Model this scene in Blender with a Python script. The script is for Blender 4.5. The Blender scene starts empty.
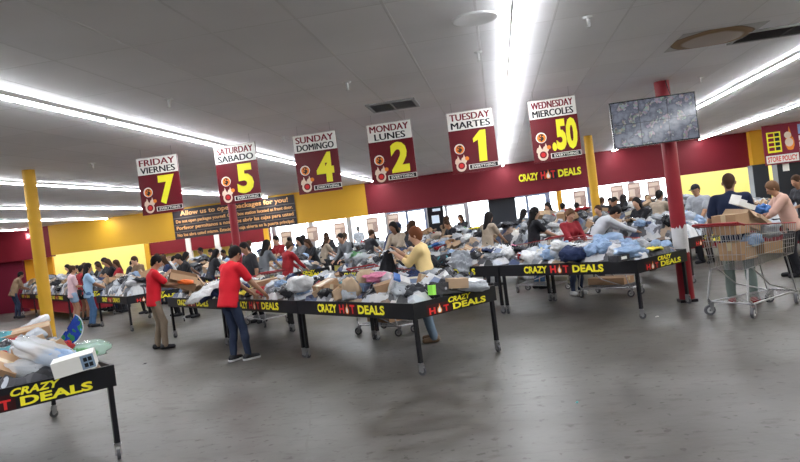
import bpy, bmesh, math, random
import numpy as np
from math import sin, cos, pi, radians, atan2, sqrt, hypot
from mathutils import Vector, Matrix, Euler, noise
random.seed(11)
SC = bpy.context.scene
COL = SC.collection

# ------------------------------------------------------------------ view
SC.view_settings.view_transform = 'Standard'
SC.view_settings.look = 'None'
SC.view_settings.gamma = 1.0
SC.view_settings.use_curve_mapping = False
SC.view_settings.exposure = 0.38
EYE = 1.65
cam = bpy.data.cameras.new('camera')
camo = bpy.data.objects.new('camera', cam)
COL.objects.link(camo)
YAW, ROLL, PITCH = radians(8.4), radians(7.1), radians(-0.72)
cam.sensor_width = 36.0
cam.lens = 36.0 * 680 / 800
cam.clip_end = 200
fw = Vector((-sin(YAW) * cos(PITCH), cos(YAW) * cos(PITCH), sin(PITCH)))
rr = Vector((cos(YAW), sin(YAW), 0))
uu = rr.cross(fw)
r2 = rr * cos(ROLL) - uu * sin(ROLL)
u2 = uu * cos(ROLL) + rr * sin(ROLL)
camo.matrix_world = Matrix(((r2.x, u2.x, -fw.x, 0), (r2.y, u2.y, -fw.y, 0), (r2.z, u2.z, -fw.z, EYE), (0, 0, 0, 1)))
SC.camera = camo

# ------------------------------------------------------------------ materials
MATS = {}
def mat(name, col, rough=0.6, metal=0.0, emit=None, es=1.0, bump=0.0, bscale=20.0, var=0.0, vscale=6.0, spec=0.28):
    if name in MATS: return MATS[name]
    m = bpy.data.materials.new(name); m.use_nodes = True
    nt = m.node_tree; b = nt.nodes['Principled BSDF']
    b.inputs['Base Color'].default_value = (*col, 1)
    b.inputs['Roughness'].default_value = rough
    b.inputs['Metallic'].default_value = metal
    b.inputs['Specular IOR Level'].default_value = spec
    if emit:
        b.inputs['Emission Color'].default_value = (*emit, 1)
        b.inputs['Emission Strength'].default_value = es
    if bump or var:
        tc = nt.nodes.new('ShaderNodeTexCoord')
    if var:
        n = nt.nodes.new('ShaderNodeTexNoise'); n.inputs['Scale'].default_value = vscale; n.inputs['Detail'].default_value = 4
        mx = nt.nodes.new('ShaderNodeMix'); mx.data_type = 'RGBA'
        lo = [max(0, c * (1 - var)) for c in col]; hi = [min(1, c * (1 + var)) for c in col]
        mx.inputs['A'].default_value = (*lo, 1); mx.inputs['B'].default_value = (*hi, 1)
        nt.links.new(tc.outputs['Object'], n.inputs['Vector']); nt.links.new(n.outputs['Fac'], mx.inputs['Factor'])
        nt.links.new(mx.outputs['Result'], b.inputs['Base Color'])
    if bump:
        n = nt.nodes.new('ShaderNodeTexNoise'); n.inputs['Scale'].default_value = bscale; n.inputs['Detail'].default_value = 3
        bp = nt.nodes.new('ShaderNodeBump'); bp.inputs['Strength'].default_value = bump; bp.inputs['Distance'].default_value = 0.02
        nt.links.new(tc.outputs['Object'], n.inputs['Vector']); nt.links.new(n.outputs['Fac'], bp.inputs['Height'])
        nt.links.new(bp.outputs['Normal'], b.inputs['Normal'])
    MATS[name] = m
    return m

def see_through(name, col, alpha=0.5, rough=0.15):
    if name in MATS: return MATS[name]
    m = bpy.data.materials.new(name); m.use_nodes = True
    nt = m.node_tree; b = nt.nodes['Principled BSDF']; out = nt.nodes['Material Output']
    b.inputs['Base Color'].default_value = (*col, 1); b.inputs['Roughness'].default_value = rough
    tr = nt.nodes.new('ShaderNodeBsdfTransparent'); mx = nt.nodes.new('ShaderNodeMixShader')
    mx.inputs[0].default_value = alpha
    nt.links.new(tr.outputs[0], mx.inputs[1]); nt.links.new(b.outputs[0], mx.inputs[2]); nt.links.new(mx.outputs[0], out.inputs['Surface'])
    MATS[name] = m
    return m

M_black = mat('black_powder_coat', (0.007, 0.007, 0.010), 0.42)
M_red = mat('red_paint', (0.150, 0.008, 0.016), 0.55, var=0.10, vscale=1.5)
M_redcol = mat('bright_red_paint', (0.24, 0.011, 0.020), 0.45, var=0.08)
M_yel = mat('yellow_paint', (0.60, 0.33, 0.025), 0.55, var=0.06, vscale=1.2)
M_yelb = mat('overexposed_yellow_paint', (0.98, 0.86, 0.26), 0.6)  # pale from overexposure: brightness of the lit wall put into the base colour
M_orange = mat('orange_wall_paint', (0.75, 0.33, 0.02), 0.6)
M_white = mat('white_paint', (0.75, 0.75, 0.74), 0.5)
M_chrome = mat('zinc_plate', (0.36, 0.36, 0.37), 0.3, 0.9)
M_rubber = mat('grey_rubber', (0.045, 0.045, 0.05), 0.6)
M_tyre = mat('castor_rubber', (0.10, 0.10, 0.11), 0.6)
M_letter_y = mat('yellow_vinyl', (0.93, 0.84, 0.04), 0.4)
M_letter_r = mat('red_vinyl', (0.70, 0.03, 0.03), 0.4)
M_letter_w = mat('white_vinyl', (0.85, 0.83, 0.78), 0.4)
M_letter_o = mat('orange_vinyl', (0.85, 0.25, 0.03), 0.4)
M_letter_k = mat('black_vinyl', (0.012, 0.012, 0.015), 0.4)
M_letter_m = mat('maroon_vinyl', (0.20, 0.008, 0.02), 0.4)
M_letter_t = mat('tan_vinyl', (0.78, 0.40, 0.15), 0.5)
M_panel_r = mat('deep_red_vinyl', (0.035, 0.004, 0.006), 0.4)

# ------------------------------------------------------------------ object helpers
def link(name, me, parent=None, m=None):
    o = bpy.data.objects.new(name, me); COL.objects.link(o)
    if m is not None and not me.materials: me.materials.append(m)
    if parent: o.parent = parent
    return o
def tag(o, label=None, cat=None, group=None, kind=None):
    if label: o['label'] = label
    if cat: o['category'] = cat
    if group: o['group'] = group
    if kind: o['kind'] = kind
    return o
def thing(name, label, cat, loc=(0, 0, 0), rz=0.0, group=None):
    o = bpy.data.objects.new(name, None); COL.objects.link(o)
    o.location = loc; o.rotation_euler = (0, 0, rz); o.empty_display_size = 0.1
    return tag(o, label, cat, group)
def copy_tree(o, parent=None):
    c = o.copy(); COL.objects.link(c); c.parent = parent
    for ch in o.children: copy_tree(ch, c)
    return c

class MB:
    """collects primitive shapes into one mesh"""
    def __init__(s): s.v = []; s.f = []; s.mi = []; s.sm = []
    def add(s, vs, fs, mi=0, smooth=False):
        n = len(s.v); s.v += [tuple(v) for v in vs]; s.f += [tuple(i + n for i in f) for f in fs]
        s.mi += [mi] * len(fs); s.sm += [smooth] * len(fs); return s
    def box(s, x0, x1, y0, y1, z0, z1, mi=0, M=None):
        v = [Vector(p) for p in ((x0, y0, z0), (x1, y0, z0), (x1, y1, z0), (x0, y1, z0), (x0, y0, z1), (x1, y0, z1), (x1, y1, z1), (x0, y1, z1))]
        if M: v = [M @ p for p in v]
        return s.add(v, [(0, 3, 2, 1), (4, 5, 6, 7), (0, 1, 5, 4), (1, 2, 6, 5), (2, 3, 7, 6), (3, 0, 4, 7)], mi)
    def cyl(s, p, q, r, n=8, r2=None, mi=0, caps=True):
        p = Vector(p); q = Vector(q); d = (q - p)
        if d.length < 1e-6: return s
        d.normalize(); a = d.orthogonal().normalized(); b = d.cross(a); r2 = r if r2 is None else r2
        vs = []
        for c, rad in ((p, r), (q, r2)):
            vs += [c + (a * cos(2 * pi * i / n) + b * sin(2 * pi * i / n)) * rad for i in range(n)]
        fs = [(i, (i + 1) % n, n + (i + 1) % n, n + i) for i in range(n)]
        s.add(vs, fs, mi, n > 5)
        if caps: s.add(vs, [tuple(range(n - 1, -1, -1)), tuple(range(n, 2 * n))], mi)
        return s
    def tube(s, pts, r, n=6, mi=0):
        for a, b in zip(pts[:-1], pts[1:]): s.cyl(a, b, r, n, mi=mi)
        return s
    def lathe(s, prof, c=(0, 0, 0), n=20, mi=0):
        vs = []; k = len(prof)
        for i in range(n):
            t = 2 * pi * i / n
            vs += [(c[0] + r * cos(t), c[1] + r * sin(t), c[2] + z) for r, z in prof]
        fs = [(i * k + j, ((i + 1) % n) * k + j, ((i + 1) % n) * k + j + 1, i * k + j + 1) for i in range(n) for j in range(k - 1)]
        return s.add(vs, fs, mi, True)
    def mesh(s, name, mats):
        me = bpy.data.meshes.new(name); me.from_pydata(s.v, [], s.f)
        for m in (mats if isinstance(mats, (list, tuple)) else [mats]): me.materials.append(m)
        me.polygons.foreach_set('material_index', s.mi); me.polygons.foreach_set('use_smooth', s.sm); me.update()
        return me
    def obj(s, name, mats, parent=None): return link(name, s.mesh(name, mats), parent)

_tc = {}
def text_geo(t, off=0.025):
    """verts and faces of a word, normalised to its own bounding box (0..w, 0..1)"""
    if (t, off) in _tc: return _tc[(t, off)]
    c = bpy.data.curves.new('t', 'FONT'); c.body = t; c.offset = off; c.resolution_u = 3
    o = bpy.data.objects.new('t', c); COL.objects.link(o)
    bpy.context.view_layer.update()
    me = bpy.data.meshes.new_from_object(o.evaluated_get(bpy.context.evaluated_depsgraph_get()))
    v = [x.co.copy() for x in me.vertices]; f = [tuple(p.vertices) for p in me.polygons]
    bpy.data.objects.remove(o); bpy.data.curves.remove(c); bpy.data.meshes.remove(me)
    x0 = min(p.x for p in v); x1 = max(p.x for p in v); y0 = min(p.y for p in v); y1 = max(p.y for p in v)
    v = [((p.x - x0) / (x1 - x0), (p.y - y0) / (y1 - y0)) for p in v]
    _tc[(t, off)] = (v, f, (x1 - x0) / (y1 - y0)); return _tc[(t, off)]
def put_text(mb, t, x0, x1, z0, z1, y, mi=0, slant=0.0, rise=0.0, off=0.025):
    """a word in the x-z plane facing -y"""
    v, f, _ = text_geo(t, off)
    mb.add([(x0 + (x1 - x0) * a + slant * b * (z1 - z0), y, z0 + (z1 - z0) * b + rise * a) for a, b in v], f, mi)
def flame(mb, cx, z0, hgt, y, mi=0, w=0.42):
    pts = [(0, 0), (.3, .02), (.48, .18), (.5, .36), (.38, .55), (.30, .5), (.22, .72), (.05, 1), (-.02, .8), (-.18, .62), (-.28, .66), (-.46, .42), (-.5, .2), (-.3, .03)]
    mb.add([(cx + p[0] * w * 2 * hgt * .8, y, z0 + p[1] * hgt) for p in pts], [tuple(range(len(pts)))], mi)
def disc(mb, cx, cz, r, y, mi=0, n=18, sx=1.0):
    mb.add([(cx + sx * r * cos(2 * pi * i / n), y, cz + r * sin(2 * pi * i / n)) for i in range(n)], [tuple(range(n))], mi)
def rect(mb, x0, x1, z0, z1, y, mi=0):
    mb.add([(x0, y, z0), (x1, y, z0), (x1, y, z1), (x0, y, z1)], [(0, 1, 2, 3)], mi)

# ------------------------------------------------------------------ the room
H = 3.2
def struct(o): o['kind'] = 'structure'; return o
def floor_mat():
    m = bpy.data.materials.new('polished_concrete'); m.use_nodes = True; nt = m.node_tree; N = nt.nodes; L = nt.links
    b = N['Principled BSDF']; tc = N.new('ShaderNodeTexCoord')
    def noise_(s, d, dist=0.0):
        n = N.new('ShaderNodeTexNoise'); n.inputs['Scale'].default_value = s; n.inputs['Detail'].default_value = d; n.inputs['Distortion'].default_value = dist
        L.new(tc.outputs['Object'], n.inputs['Vector']); return n
    n1 = noise_(0.45, 6, .6); n2 = noise_(3.0, 8); n3 = noise_(14, 4)
    r1 = N.new('ShaderNodeValToRGB'); r1.color_ramp.elements[0].position = .32; r1.color_ramp.elements[1].position = .62
    r1.color_ramp.elements[0].color = (.066, .057, .049, 1); r1.color_ramp.elements[1].color = (.130, .124, .116, 1)
    L.new(n1.outputs['Fac'], r1.inputs[0])
    r2 = N.new('ShaderNodeValToRGB'); r2.color_ramp.elements[0].position = .3; r2.color_ramp.elements[1].position = .7
    r2.color_ramp.elements[0].color = (.60, .58, .55, 1); r2.color_ramp.elements[1].color = (1.12, 1.12, 1.12, 1)
    L.new(n2.outputs['Fac'], r2.inputs[0])
    mx = N.new('ShaderNodeMix'); mx.data_type = 'RGBA'; mx.blend_type = 'MULTIPLY'; mx.inputs['Factor'].default_value = 1
    L.new(r1.outputs[0], mx.inputs['A']); L.new(r2.outputs[0], mx.inputs['B'])
    # dark scuffs: stretched noise
    mp = N.new('ShaderNodeMapping'); mp.inputs['Scale'].default_value = (1.1, 2.6, 1); mp.inputs['Rotation'].default_value = (0, 0, .5)
    L.new(tc.outputs['Object'], mp.inputs['Vector'])
    n4 = N.new('ShaderNodeTexNoise'); n4.inputs['Scale'].default_value = 3.4; n4.inputs['Detail'].default_value = 9; n4.inputs['Roughness'].default_value = .68; L.new(mp.outputs[0], n4.inputs['Vector'])
    r4 = N.new('ShaderNodeValToRGB'); r4.color_ramp.elements[0].position = .54; r4.color_ramp.elements[1].position = .64
    r4.color_ramp.elements[0].color = (0, 0, 0, 1); r4.color_ramp.elements[1].color = (.70, .70, .70, 1); L.new(n4.outputs['Fac'], r4.inputs[0])
    mx2 = N.new('ShaderNodeMix'); mx2.data_type = 'RGBA'; mx2.inputs['B'].default_value = (.050, .041, .034, 1)
    L.new(r4.outputs[0], mx2.inputs['Factor']); L.new(mx.outputs['Result'], mx2.inputs['A'])
    # small dark flecks and brown specks
    n5 = noise_(11, 3); r5 = N.new('ShaderNodeValToRGB'); r5.color_ramp.elements[0].position = .63; r5.color_ramp.elements[1].position = .68
    r5.color_ramp.elements[0].color = (1, 1, 1, 1); r5.color_ramp.elements[1].color = (.42, .36, .31, 1); L.new(n5.outputs['Fac'], r5.inputs[0])
    m5 = N.new('ShaderNodeMix'); m5.data_type = 'RGBA'; m5.blend_type = 'MULTIPLY'; m5.inputs['Factor'].default_value = 1
    L.new(mx2.outputs['Result'], m5.inputs['A']); L.new(r5.outputs[0], m5.inputs['B']); mx2 = m5
    # hairline cracks and joints
    v = N.new('ShaderNodeTexVoronoi'); v.feature = 'DISTANCE_TO_EDGE'; v.inputs['Scale'].default_value = .42
    wn = noise_(1.3, 3); ad = N.new('ShaderNodeMix'); ad.data_type = 'RGBA'; ad.inputs['Factor'].default_value = .12
    L.new(tc.outputs['Object'], ad.inputs['A']); L.new(wn.outputs['Color'], ad.inputs['B']); L.new(ad.outputs['Result'], v.inputs['Vector'])
    lt = N.new('ShaderNodeMath'); lt.operation = 'LESS_THAN'; lt.inputs[1].default_value = .0028; L.new(v.outputs['Distance'], lt.inputs[0])
    ml = N.new('ShaderNodeMath'); ml.operation = 'MULTIPLY'; ml.inputs[1].default_value = .45; L.new(lt.outputs[0], ml.inputs[0])
    mx3 = N.new('ShaderNodeMix'); mx3.data_type = 'RGBA'; mx3.inputs['B'].default_value = (.07, .06, .05, 1)
    L.new(ml.outputs[0], mx3.inputs['Factor']); L.new(mx2.outputs['Result'], mx3.inputs['A'])
    L.new(mx3.outputs['Result'], b.inputs['Base Color'])
    rr_ = N.new('ShaderNodeMapRange'); rr_.inputs['To Min'].default_value = .27; rr_.inputs['To Max'].default_value = .56
    L.new(n2.outputs['Fac'], rr_.inputs['Value']); L.new(rr_.outputs[0], b.inputs['Roughness'])
    b.inputs['Specular IOR Level'].default_value = .30
    bp = N.new('ShaderNodeBump'); bp.inputs['Strength'].default_value = .12; bp.inputs['Distance'].default_value = .01
    L.new(n3.outputs['Fac'], bp.inputs['Height']); L.new(bp.outputs[0], b.inputs['Normal'])
    return m
def ceil_mat():
    m = bpy.data.materials.new('acoustic_tile'); m.use_nodes = True; nt = m.node_tree; N = nt.nodes; L = nt.links
    b = N['Principled BSDF']; tc = N.new('ShaderNodeTexCoord'); mp = N.new('ShaderNodeMapping')
    mp.inputs['Location'].default_value = (-.01, -.03, 0)
    L.new(tc.outputs['Object'], mp.inputs['Vector'])
    def grid(w, hh, mortar, c1, c2, cm):
        br = N.new('ShaderNodeTexBrick'); br.offset = 0; br.squash = 1
        br.inputs['Scale'].default_value = 1; br.inputs['Brick Width'].default_value = w; br.inputs['Row Height'].default_value = hh
        br.inputs['Mortar Size'].default_value = mortar; br.inputs['Mortar Smooth'].default_value = .3
        br.inputs['Color1'].default_value = c1; br.inputs['Color2'].default_value = c2; br.inputs['Mortar'].default_value = cm
        L.new(mp.outputs[0], br.inputs['Vector']); return br
    br = grid(.64, 1.19, .011, (.80, .79, .80, 1), (.865, .855, .865, 1), (.74, .73, .73, 1))
    n = N.new('ShaderNodeTexNoise'); n.inputs['Scale'].default_value = .9; n.inputs['Detail'].default_value = 5; L.new(tc.outputs['Object'], n.inputs['Vector'])
    mr = N.new('ShaderNodeMapRange'); mr.inputs['To Min'].default_value = .90; mr.inputs['To Max'].default_value = 1.12; L.new(n.outputs['Fac'], mr.inputs['Value'])
    mx = N.new('ShaderNodeMix'); mx.data_type = 'RGBA'; mx.blend_type = 'MULTIPLY'; mx.inputs['Factor'].default_value = 1
    L.new(br.outputs['Color'], mx.inputs['A']); L.new(mr.outputs[0], mx.inputs['B']); L.new(mx.outputs['Result'], b.inputs['Base Color'])
    b.inputs['Roughness'].default_value = .7
    bp = N.new('ShaderNodeBump'); bp.inputs['Strength'].default_value = .5; bp.inputs['Distance'].default_value = .02
    L.new(br.outputs['Fac'], bp.inputs['Height']); L.new(bp.outputs[0], b.inputs['Normal'])
    return m
X0, X1, Y0, Y1 = -24.0, 15.0, -6.0, 28.0
struct(MB().box(X0, X1, Y0, Y1, -.1, 0).obj('floor', floor_mat()))
struct(MB().box(X0, X1, Y0, Y1, H, H + .1).obj('ceiling', ceil_mat()))
M_wall = mat('pale_wall_paint', (.82, .81, .80), .7)
struct(MB().box(X0 - .1, X1 + .1, Y0 - .1, Y0, 0, H).obj('wall_front', M_wall))
struct(MB().box(X0 - .1, X0, Y0, Y1, 0, H).obj('wall_left', M_red))
struct(MB().box(X1, X1 + .1, Y0, Y1, 0, H).obj('wall_right', M_yelb))
# back wall: yellow at both ends, storefront windows between
bw = MB()
bw.box(X0, -16.9, Y1, Y1 + .2, 0, H, 0).box(-16.9, -11.2, Y1, Y1 + .2, 0, H, 0).box(6.95, X1, Y1, Y1 + .2, 0, H, 0)
bw.box(-11.2, 6.95, Y1, Y1 + .2, 2.75, H, 1).box(-11.2, 6.95, Y1, Y1 + .2, 0, .25, 1)
struct(bw.obj('wall_back', [M_yelb, M_white]))
M_alu = mat('window_aluminium', (.35, .36, .38), .4, .6)
M_bluef = mat('blue_grey_frame', (.16, .20, .30), .4, .3)
M_pane = see_through('window_glass', (.9, .95, 1), .06, .02)
nb = 11; bwid = (6.95 + 11.2) / nb
for i in range(nb):
    xa = -11.2 + i * bwid; xb = xa + bwid
    f = MB(); zc0, zc1 = .25, 2.75
    f.box(xa, xa + .09, Y1 - .02, Y1 + .16, zc0, zc1).box(xb - .09, xb, Y1 - .02, Y1 + .16, zc0, zc1)
    f.box(xa + .09, xb - .09, Y1 - .0, Y1 + .12, zc0, zc0 + .07).box(xa + .09, xb - .09, Y1, Y1 + .12, zc1 - .07, zc1)
    if i in (4, 5, 7): f.box((xa + xb) / 2 - .05, (xa + xb) / 2 + .05, Y1, Y1 + .12, zc0, zc1); f.box(xa + .09, xb - .09, Y1, Y1 + .12, 2.05, 2.13)
    w = struct(f.obj('window_%d' % (i + 1), M_bluef if i in (4, 7, 8) else M_alu))
    MB().box(xa + .09, xb - .09, Y1 + .05, Y1 + .06, zc0 + .07, zc1 - .07).obj('pane', M_pane, w)
# pavement and cars' worth of brightness outside is simply open daylight over pale concrete
struct(MB().box(-40, 30, Y1 + .3, Y1 + 40, -.15, -.02).obj('pavement', mat('pale_pavement', (.6, .6, .58), .8)))
# soffit (dropped fascia) across the shop: yellow and red stretches
SY = 24.0; SB = 2.05
struct(MB().box(X0, -17.15, SY, SY + .25, 2.0, H).obj('trim_1', M_red))
struct(MB().box(-17.15, -4.62, SY, SY + .25, SB, H).obj('trim_2', M_yel))
struct(MB().box(-4.62, 8.35, SY, SY + .25, SB, H).obj('trim_3', M_red))
struct(MB().box(8.35, 9.4, SY - .3, SY + .25, SB - .02, H).obj('trim_4', M_yel))
struct(MB().box(9.4, X1, SY, SY + .25, SB, H).obj('trim_5', M_red))
struct(MB().box(-15.2, -9.6, 27.5, 27.75, 1.55, 2.1).obj('trim_6', M_red))
for i, x in enumerate((-15.1, -13.2, -11.9, -9.7)):
    struct(MB().box(x - .1, x + .1, 27.4, 27.6, 0, 2.3 if i else 2.1).obj('column', M_white if i in (1, 2) else M_yel))
struct(MB().box(X0, -18.6, SY + .25, SY + .35, 0, 2.0).obj('wall_partition', mat('dark_red_paint', (.16, .012, .03), .6)))
struct(MB().box(-18.6, -17.4, SY + .35, SY + .45, 0, 2.0).obj('wall_partition', M_orange))
# columns
M_chip = mat('bare_plaster', (.62, .60, .60), .8, var=.12, vscale=14)
def column(x, y, w, m, label, chip=None):
    o = struct(MB().cyl((x, y, 0), (x, y, H), w / 2, 20).obj('column', m)); o['label'] = label
    if chip:
        z0, z1, a0, a1 = chip
        c = MB(); n = 14; vs = []; fs = []
        for i in range(n + 1):
            t = a0 + (a1 - a0) * i / n
            e0 = z0 + .05 * random.random(); e1 = z1 - .07 * random.random()
            for z in (e0, e1): vs.append((x + (w / 2 + .004) * cos(t), y + (w / 2 + .004) * sin(t), z))
        fs = [(2 * i, 2 * i + 2, 2 * i + 3, 2 * i + 1) for i in range(n)]
        c.add(vs, fs, 0, True).obj('worn_patch', M_chip, o)
    return o
column(2.53, 10.32, .21, M_redcol, 'red column with a white worn band behind the table with grey parcels', (.70, 1.12, radians(180), radians(350)))
column(-7.25, 9.85, .19, M_yel, 'yellow column beside the tables with red lower panels', (.42, .68, radians(240), radians(330)))
column(2.38, 17.35, .21, M_yel, 'yellow column in front of the red fascia lettering')
column(-6.97, 17.3, .21, M_redcol, 'red column in front of the dark notice banner')
column(2.3, 26.2, .2, M_yel, 'yellow column near the shop windows')
# base bolts collar on the red column
struct(MB().box(2.41, 2.65, 10.20, 10.44, 0, .04).obj('column_base', M_black))

# ------------------------------------------------------------------ lights
def tube_mat(name, s):
    m = bpy.data.materials.new(name); m.use_nodes = True; b = m.node_tree.nodes['Principled BSDF']
    b.inputs['Base Color'].default_value = (.9, .9, .9, 1)
    b.inputs['Emission Color'].default_value = (.93, .96, 1.0, 1); b.inputs['Emission Strength'].default_value = s
    return m
M_tube = tube_mat('fluorescent_tube', 62.0)
M_hous = mat('white_enamel', (.8, .8, .8), .4)
def fixture(L_):
    hb = MB()
    w = .036
    prof = [(-w, H), (-w * .95, H - .038), (-w * .9, H - .043), (w * .9, H - .043), (w * .95, H - .038), (w, H)]
    vs = [(x, y, z) for y in (0, L_) for x, z in prof]
    hb.add(vs, [(i, i + 1, i + 7, i + 6) for i in range(5)] + [(5, 4, 3, 2, 1, 0), (6, 7, 8, 9, 10, 11)])
    tb = MB(); lp = [(-.033, H - .043), (-.033, H - .050), (-.022, H - .060), (.022, H - .060), (.033, H - .050), (.033, H - .043)]
    vs = [(x, y, z) for y in (.02, L_ - .02) for x, z in lp]
    tb.add(vs, [(i, i + 1, i + 7, i + 6) for i in range(5)] + [(5, 4, 3, 2, 1, 0), (6, 7, 8, 9, 10, 11), (5, 0, 6, 11)])
    sk = MB().box(-.036, .036, .0, .02, H - .063, H - .035)
    return hb.mesh('housing', M_hous), tb.mesh('glowing_lens', M_tube), sk.mesh('end_cap', M_hous)
FM = fixture(2.42)
rows = [(.33, -4.5, 23.9, 'running straight ahead over the middle of the hall'), (-4.1, -4.5, 23.9, 'passing over the price signs for friday to sunday'),
        (-8.25, 2.0, 23.9, 'in the second row out from the yellow column side'), (-11.6, 6.0, 23.9, 'in the third row beyond the yellow column'),
        (-14.6, 10.0, 23.9, 'in the fourth row ending at the yellow fascia'), (-18.0, 14.0, 23.9, 'in the outermost row by the red fascia corner'),
        (4.05, -4.5, 23.9, 'in the row passing over the hanging monitor'), (6.85, 0.0, 23.9, 'in the outer row ending near the store policy board'), (10.6, 4.0, 23.9, 'in the row over the cashier side')]
for x, ya, yb, lab in rows:
    y = yb - 2.43
    while y >= ya:
        t = thing('strip_light', 'white fluorescent strip light ' + lab, 'light', (x, y, 0), 0, 'strip lights ' + lab)
        link('housing', FM[0], t); link('glowing_lens', FM[1], t); link('end_cap', FM[2], t); link('end_cap', FM[2], t).location = (0, 2.40, 0)
        y -= 2.43
for x in (-21, -18.3, -15.6, -12.9, -10, -7, -4, -1, 2, 5, 8, 10.7, 13):
    for yy_ in (25.2, 26.7):  # unseen fixtures behind the fascia; second row added to brighten the yellow wall
        t = thing('strip_light', 'unseen fluorescent strip light added behind the fascia to brighten the back wall', 'light', (x + 1.2, yy_, -.001), pi / 2, 'unseen strip lights behind the fascia')
        for nm, me in zip(('housing', 'glowing_lens', 'end_cap'), FM): link(nm, me, t)
        link('end_cap', FM[2], t).location = (0, 2.40, 0)

# ------------------------------------------------------------------ ceiling fittings
M_grille = mat('grey_grille', (.33, .33, .33), .5)
M_dark = mat('dark_duct', (.05, .05, .05), .8)
t = thing('ceiling_speaker', 'round white speaker cover set in the ceiling beside the middle light row', 'ceiling speaker', (.0, 5.53, H))
MB().lathe([(.0, -.012), (.165, -.012), (.175, -.016), (.19, -.012), (.195, 0)], n=28).obj('cover', M_white, t)
def vent(x, y, w, d, label, dark):
    t = thing('ceiling_vent', label, 'vent', (x, y, H))
    MB().box(-w / 2 - .04, w / 2 + .04, -d / 2 - .04, -d / 2, -.02, 0).box(-w / 2 - .04, w / 2 + .04, d / 2, d / 2 + .04, -.02, 0).box(-w / 2 - .04, -w / 2, -d / 2, d / 2, -.02, 0).box(w / 2, w / 2 + .04, -d / 2, d / 2, -.02, 0).obj('frame', M_grille, t)
    MB().box(-w / 2, w / 2, -d / 2, d / 2, -.004, -.001).obj('duct_opening', M_dark, t)
    sl = MB(); n = 9
    for i in range(n):
        y_ = -d / 2 + d * (i + .5) / n
        sl.box(-w / 2, w / 2, -.014, .014, -.003, .0, 0, Matrix.Translation((0, y_, -.010)) @ Matrix.Rotation(.6, 4, 'X'))
    sl.box(-.01, .01, -d / 2, d / 2, -.02, -.014)
    sl.obj('slats', mat('dark_grille', (.10, .09, .09), .6) if dark else M_grille, t)
vent(-1.2, 8.92, .56, .56, 'square grey air vent in the ceiling above the sunday and monday price signs', False)
vent(3.3, 7.95, 1.0, .45, 'dark slatted air vent beside the brown stained ceiling tile', True)
# stained tile
def stain_mat():
    m = bpy.data.materials.new('water_stained_tile'); m.use_nodes = True; nt = m.node_tree; N = nt.nodes; L = nt.links; b = N['Principled BSDF']
    tc = N.new('ShaderNodeTexCoord'); vm = N.new('ShaderNodeVectorMath'); vm.operation = 'LENGTH'
    mp = N.new('ShaderNodeMapping'); mp.inputs['Scale'].default_value = (1 / .40, 1 / .40, 1)
    n = N.new('ShaderNodeTexNoise'); n.inputs['Scale'].default_value = 4
    mx = N.new('ShaderNodeMix'); mx.data_type = 'RGBA'; mx.inputs['Factor'].default_value = .12
    L.new(tc.outputs['Object'], mp.inputs[0]); L.new(mp.outputs[0], mx.inputs['A']); L.new(n.outputs['Color'], mx.inputs['B']); L.new(tc.outputs['Object'], n.inputs['Vector'])
    L.new(mx.outputs['Result'], vm.inputs[0])
    r = N.new('ShaderNodeValToRGB'); e = r.color_ramp.elements
    e[0].position = 0; e[0].color = (.50, .44, .40, 1); e[1].position = .62; e[1].color = (.46, .38, .32, 1)
    for p, c in ((.70, (.22, .13, .06, 1)), (.86, (.26, .16, .08, 1)), (.90, (.13, .08, .04, 1)), (.93, (.46, .45, .44, 1))):
        q = e.new(p); q.color = c
    L.new(vm.outputs['Value'], r.inputs[0]); L.new(r.outputs[0], b.inputs['Base Color']); b.inputs['Roughness'].default_value = .8
    return m
sag = MB(); n = 14; vs = []
for j in range(n + 1):
    for i in range(n + 1):
        a = -1 + 2 * i / n; c = -1 + 2 * j / n
        vs.append((a * .42, c * .42, -.004 - .05 * max(0, 1 - a * a) * max(0, 1 - c * c)))
sag.add(vs, [(j * (n + 1) + i, (j + 1) * (n + 1) + i, (j + 1) * (n + 1) + i + 1, j * (n + 1) + i + 1) for j in range(n) for i in range(n)], 0, True)
o = sag.obj('ceiling_tile', stain_mat()); o.location = (2.48, 7.74, H)
tag(o, 'sagging ceiling tile with a brown ringed water stain', 'ceiling tile')
# sprinklers
SP = [(-3.19, 6.6, 'above the saturday sign, closest to the friday light row'), (-.01, 6.7, 'beside the middle light row near the round speaker'), (-1.42, 7.12, 'between the square vent and the sunday sign'),
      (.95, 6.05, 'on the monitor side of the middle light row'), (3.09, 10.4, 'beyond the brown stained tile'), (-3.16, 10.3, 'behind the saturday and sunday signs'), (-6.29, 10.1, 'near the top of the yellow column')]
for x, y, lab in SP:
    t = thing('sprinkler', 'small white ceiling sprinkler ' + lab, 'sprinkler', (x, y, H))
    MB().lathe([(0, -.012), (.035, -.012), (.045, 0)], n=14).obj('escutcheon', M_white, t)
    MB().cyl((0, 0, -.012), (0, 0, -.05), .012, 8).cyl((0, 0, -.05), (0, 0, -.085), .006, 6).cyl((-.016, 0, -.05), (0, 0, -.085), .003, 4).cyl((.016, 0, -.05), (0, 0, -.085), .003, 4).cyl((0, 0, -.085), (0, 0, -.089), .022, 10).obj('head', M_white, t)

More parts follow.
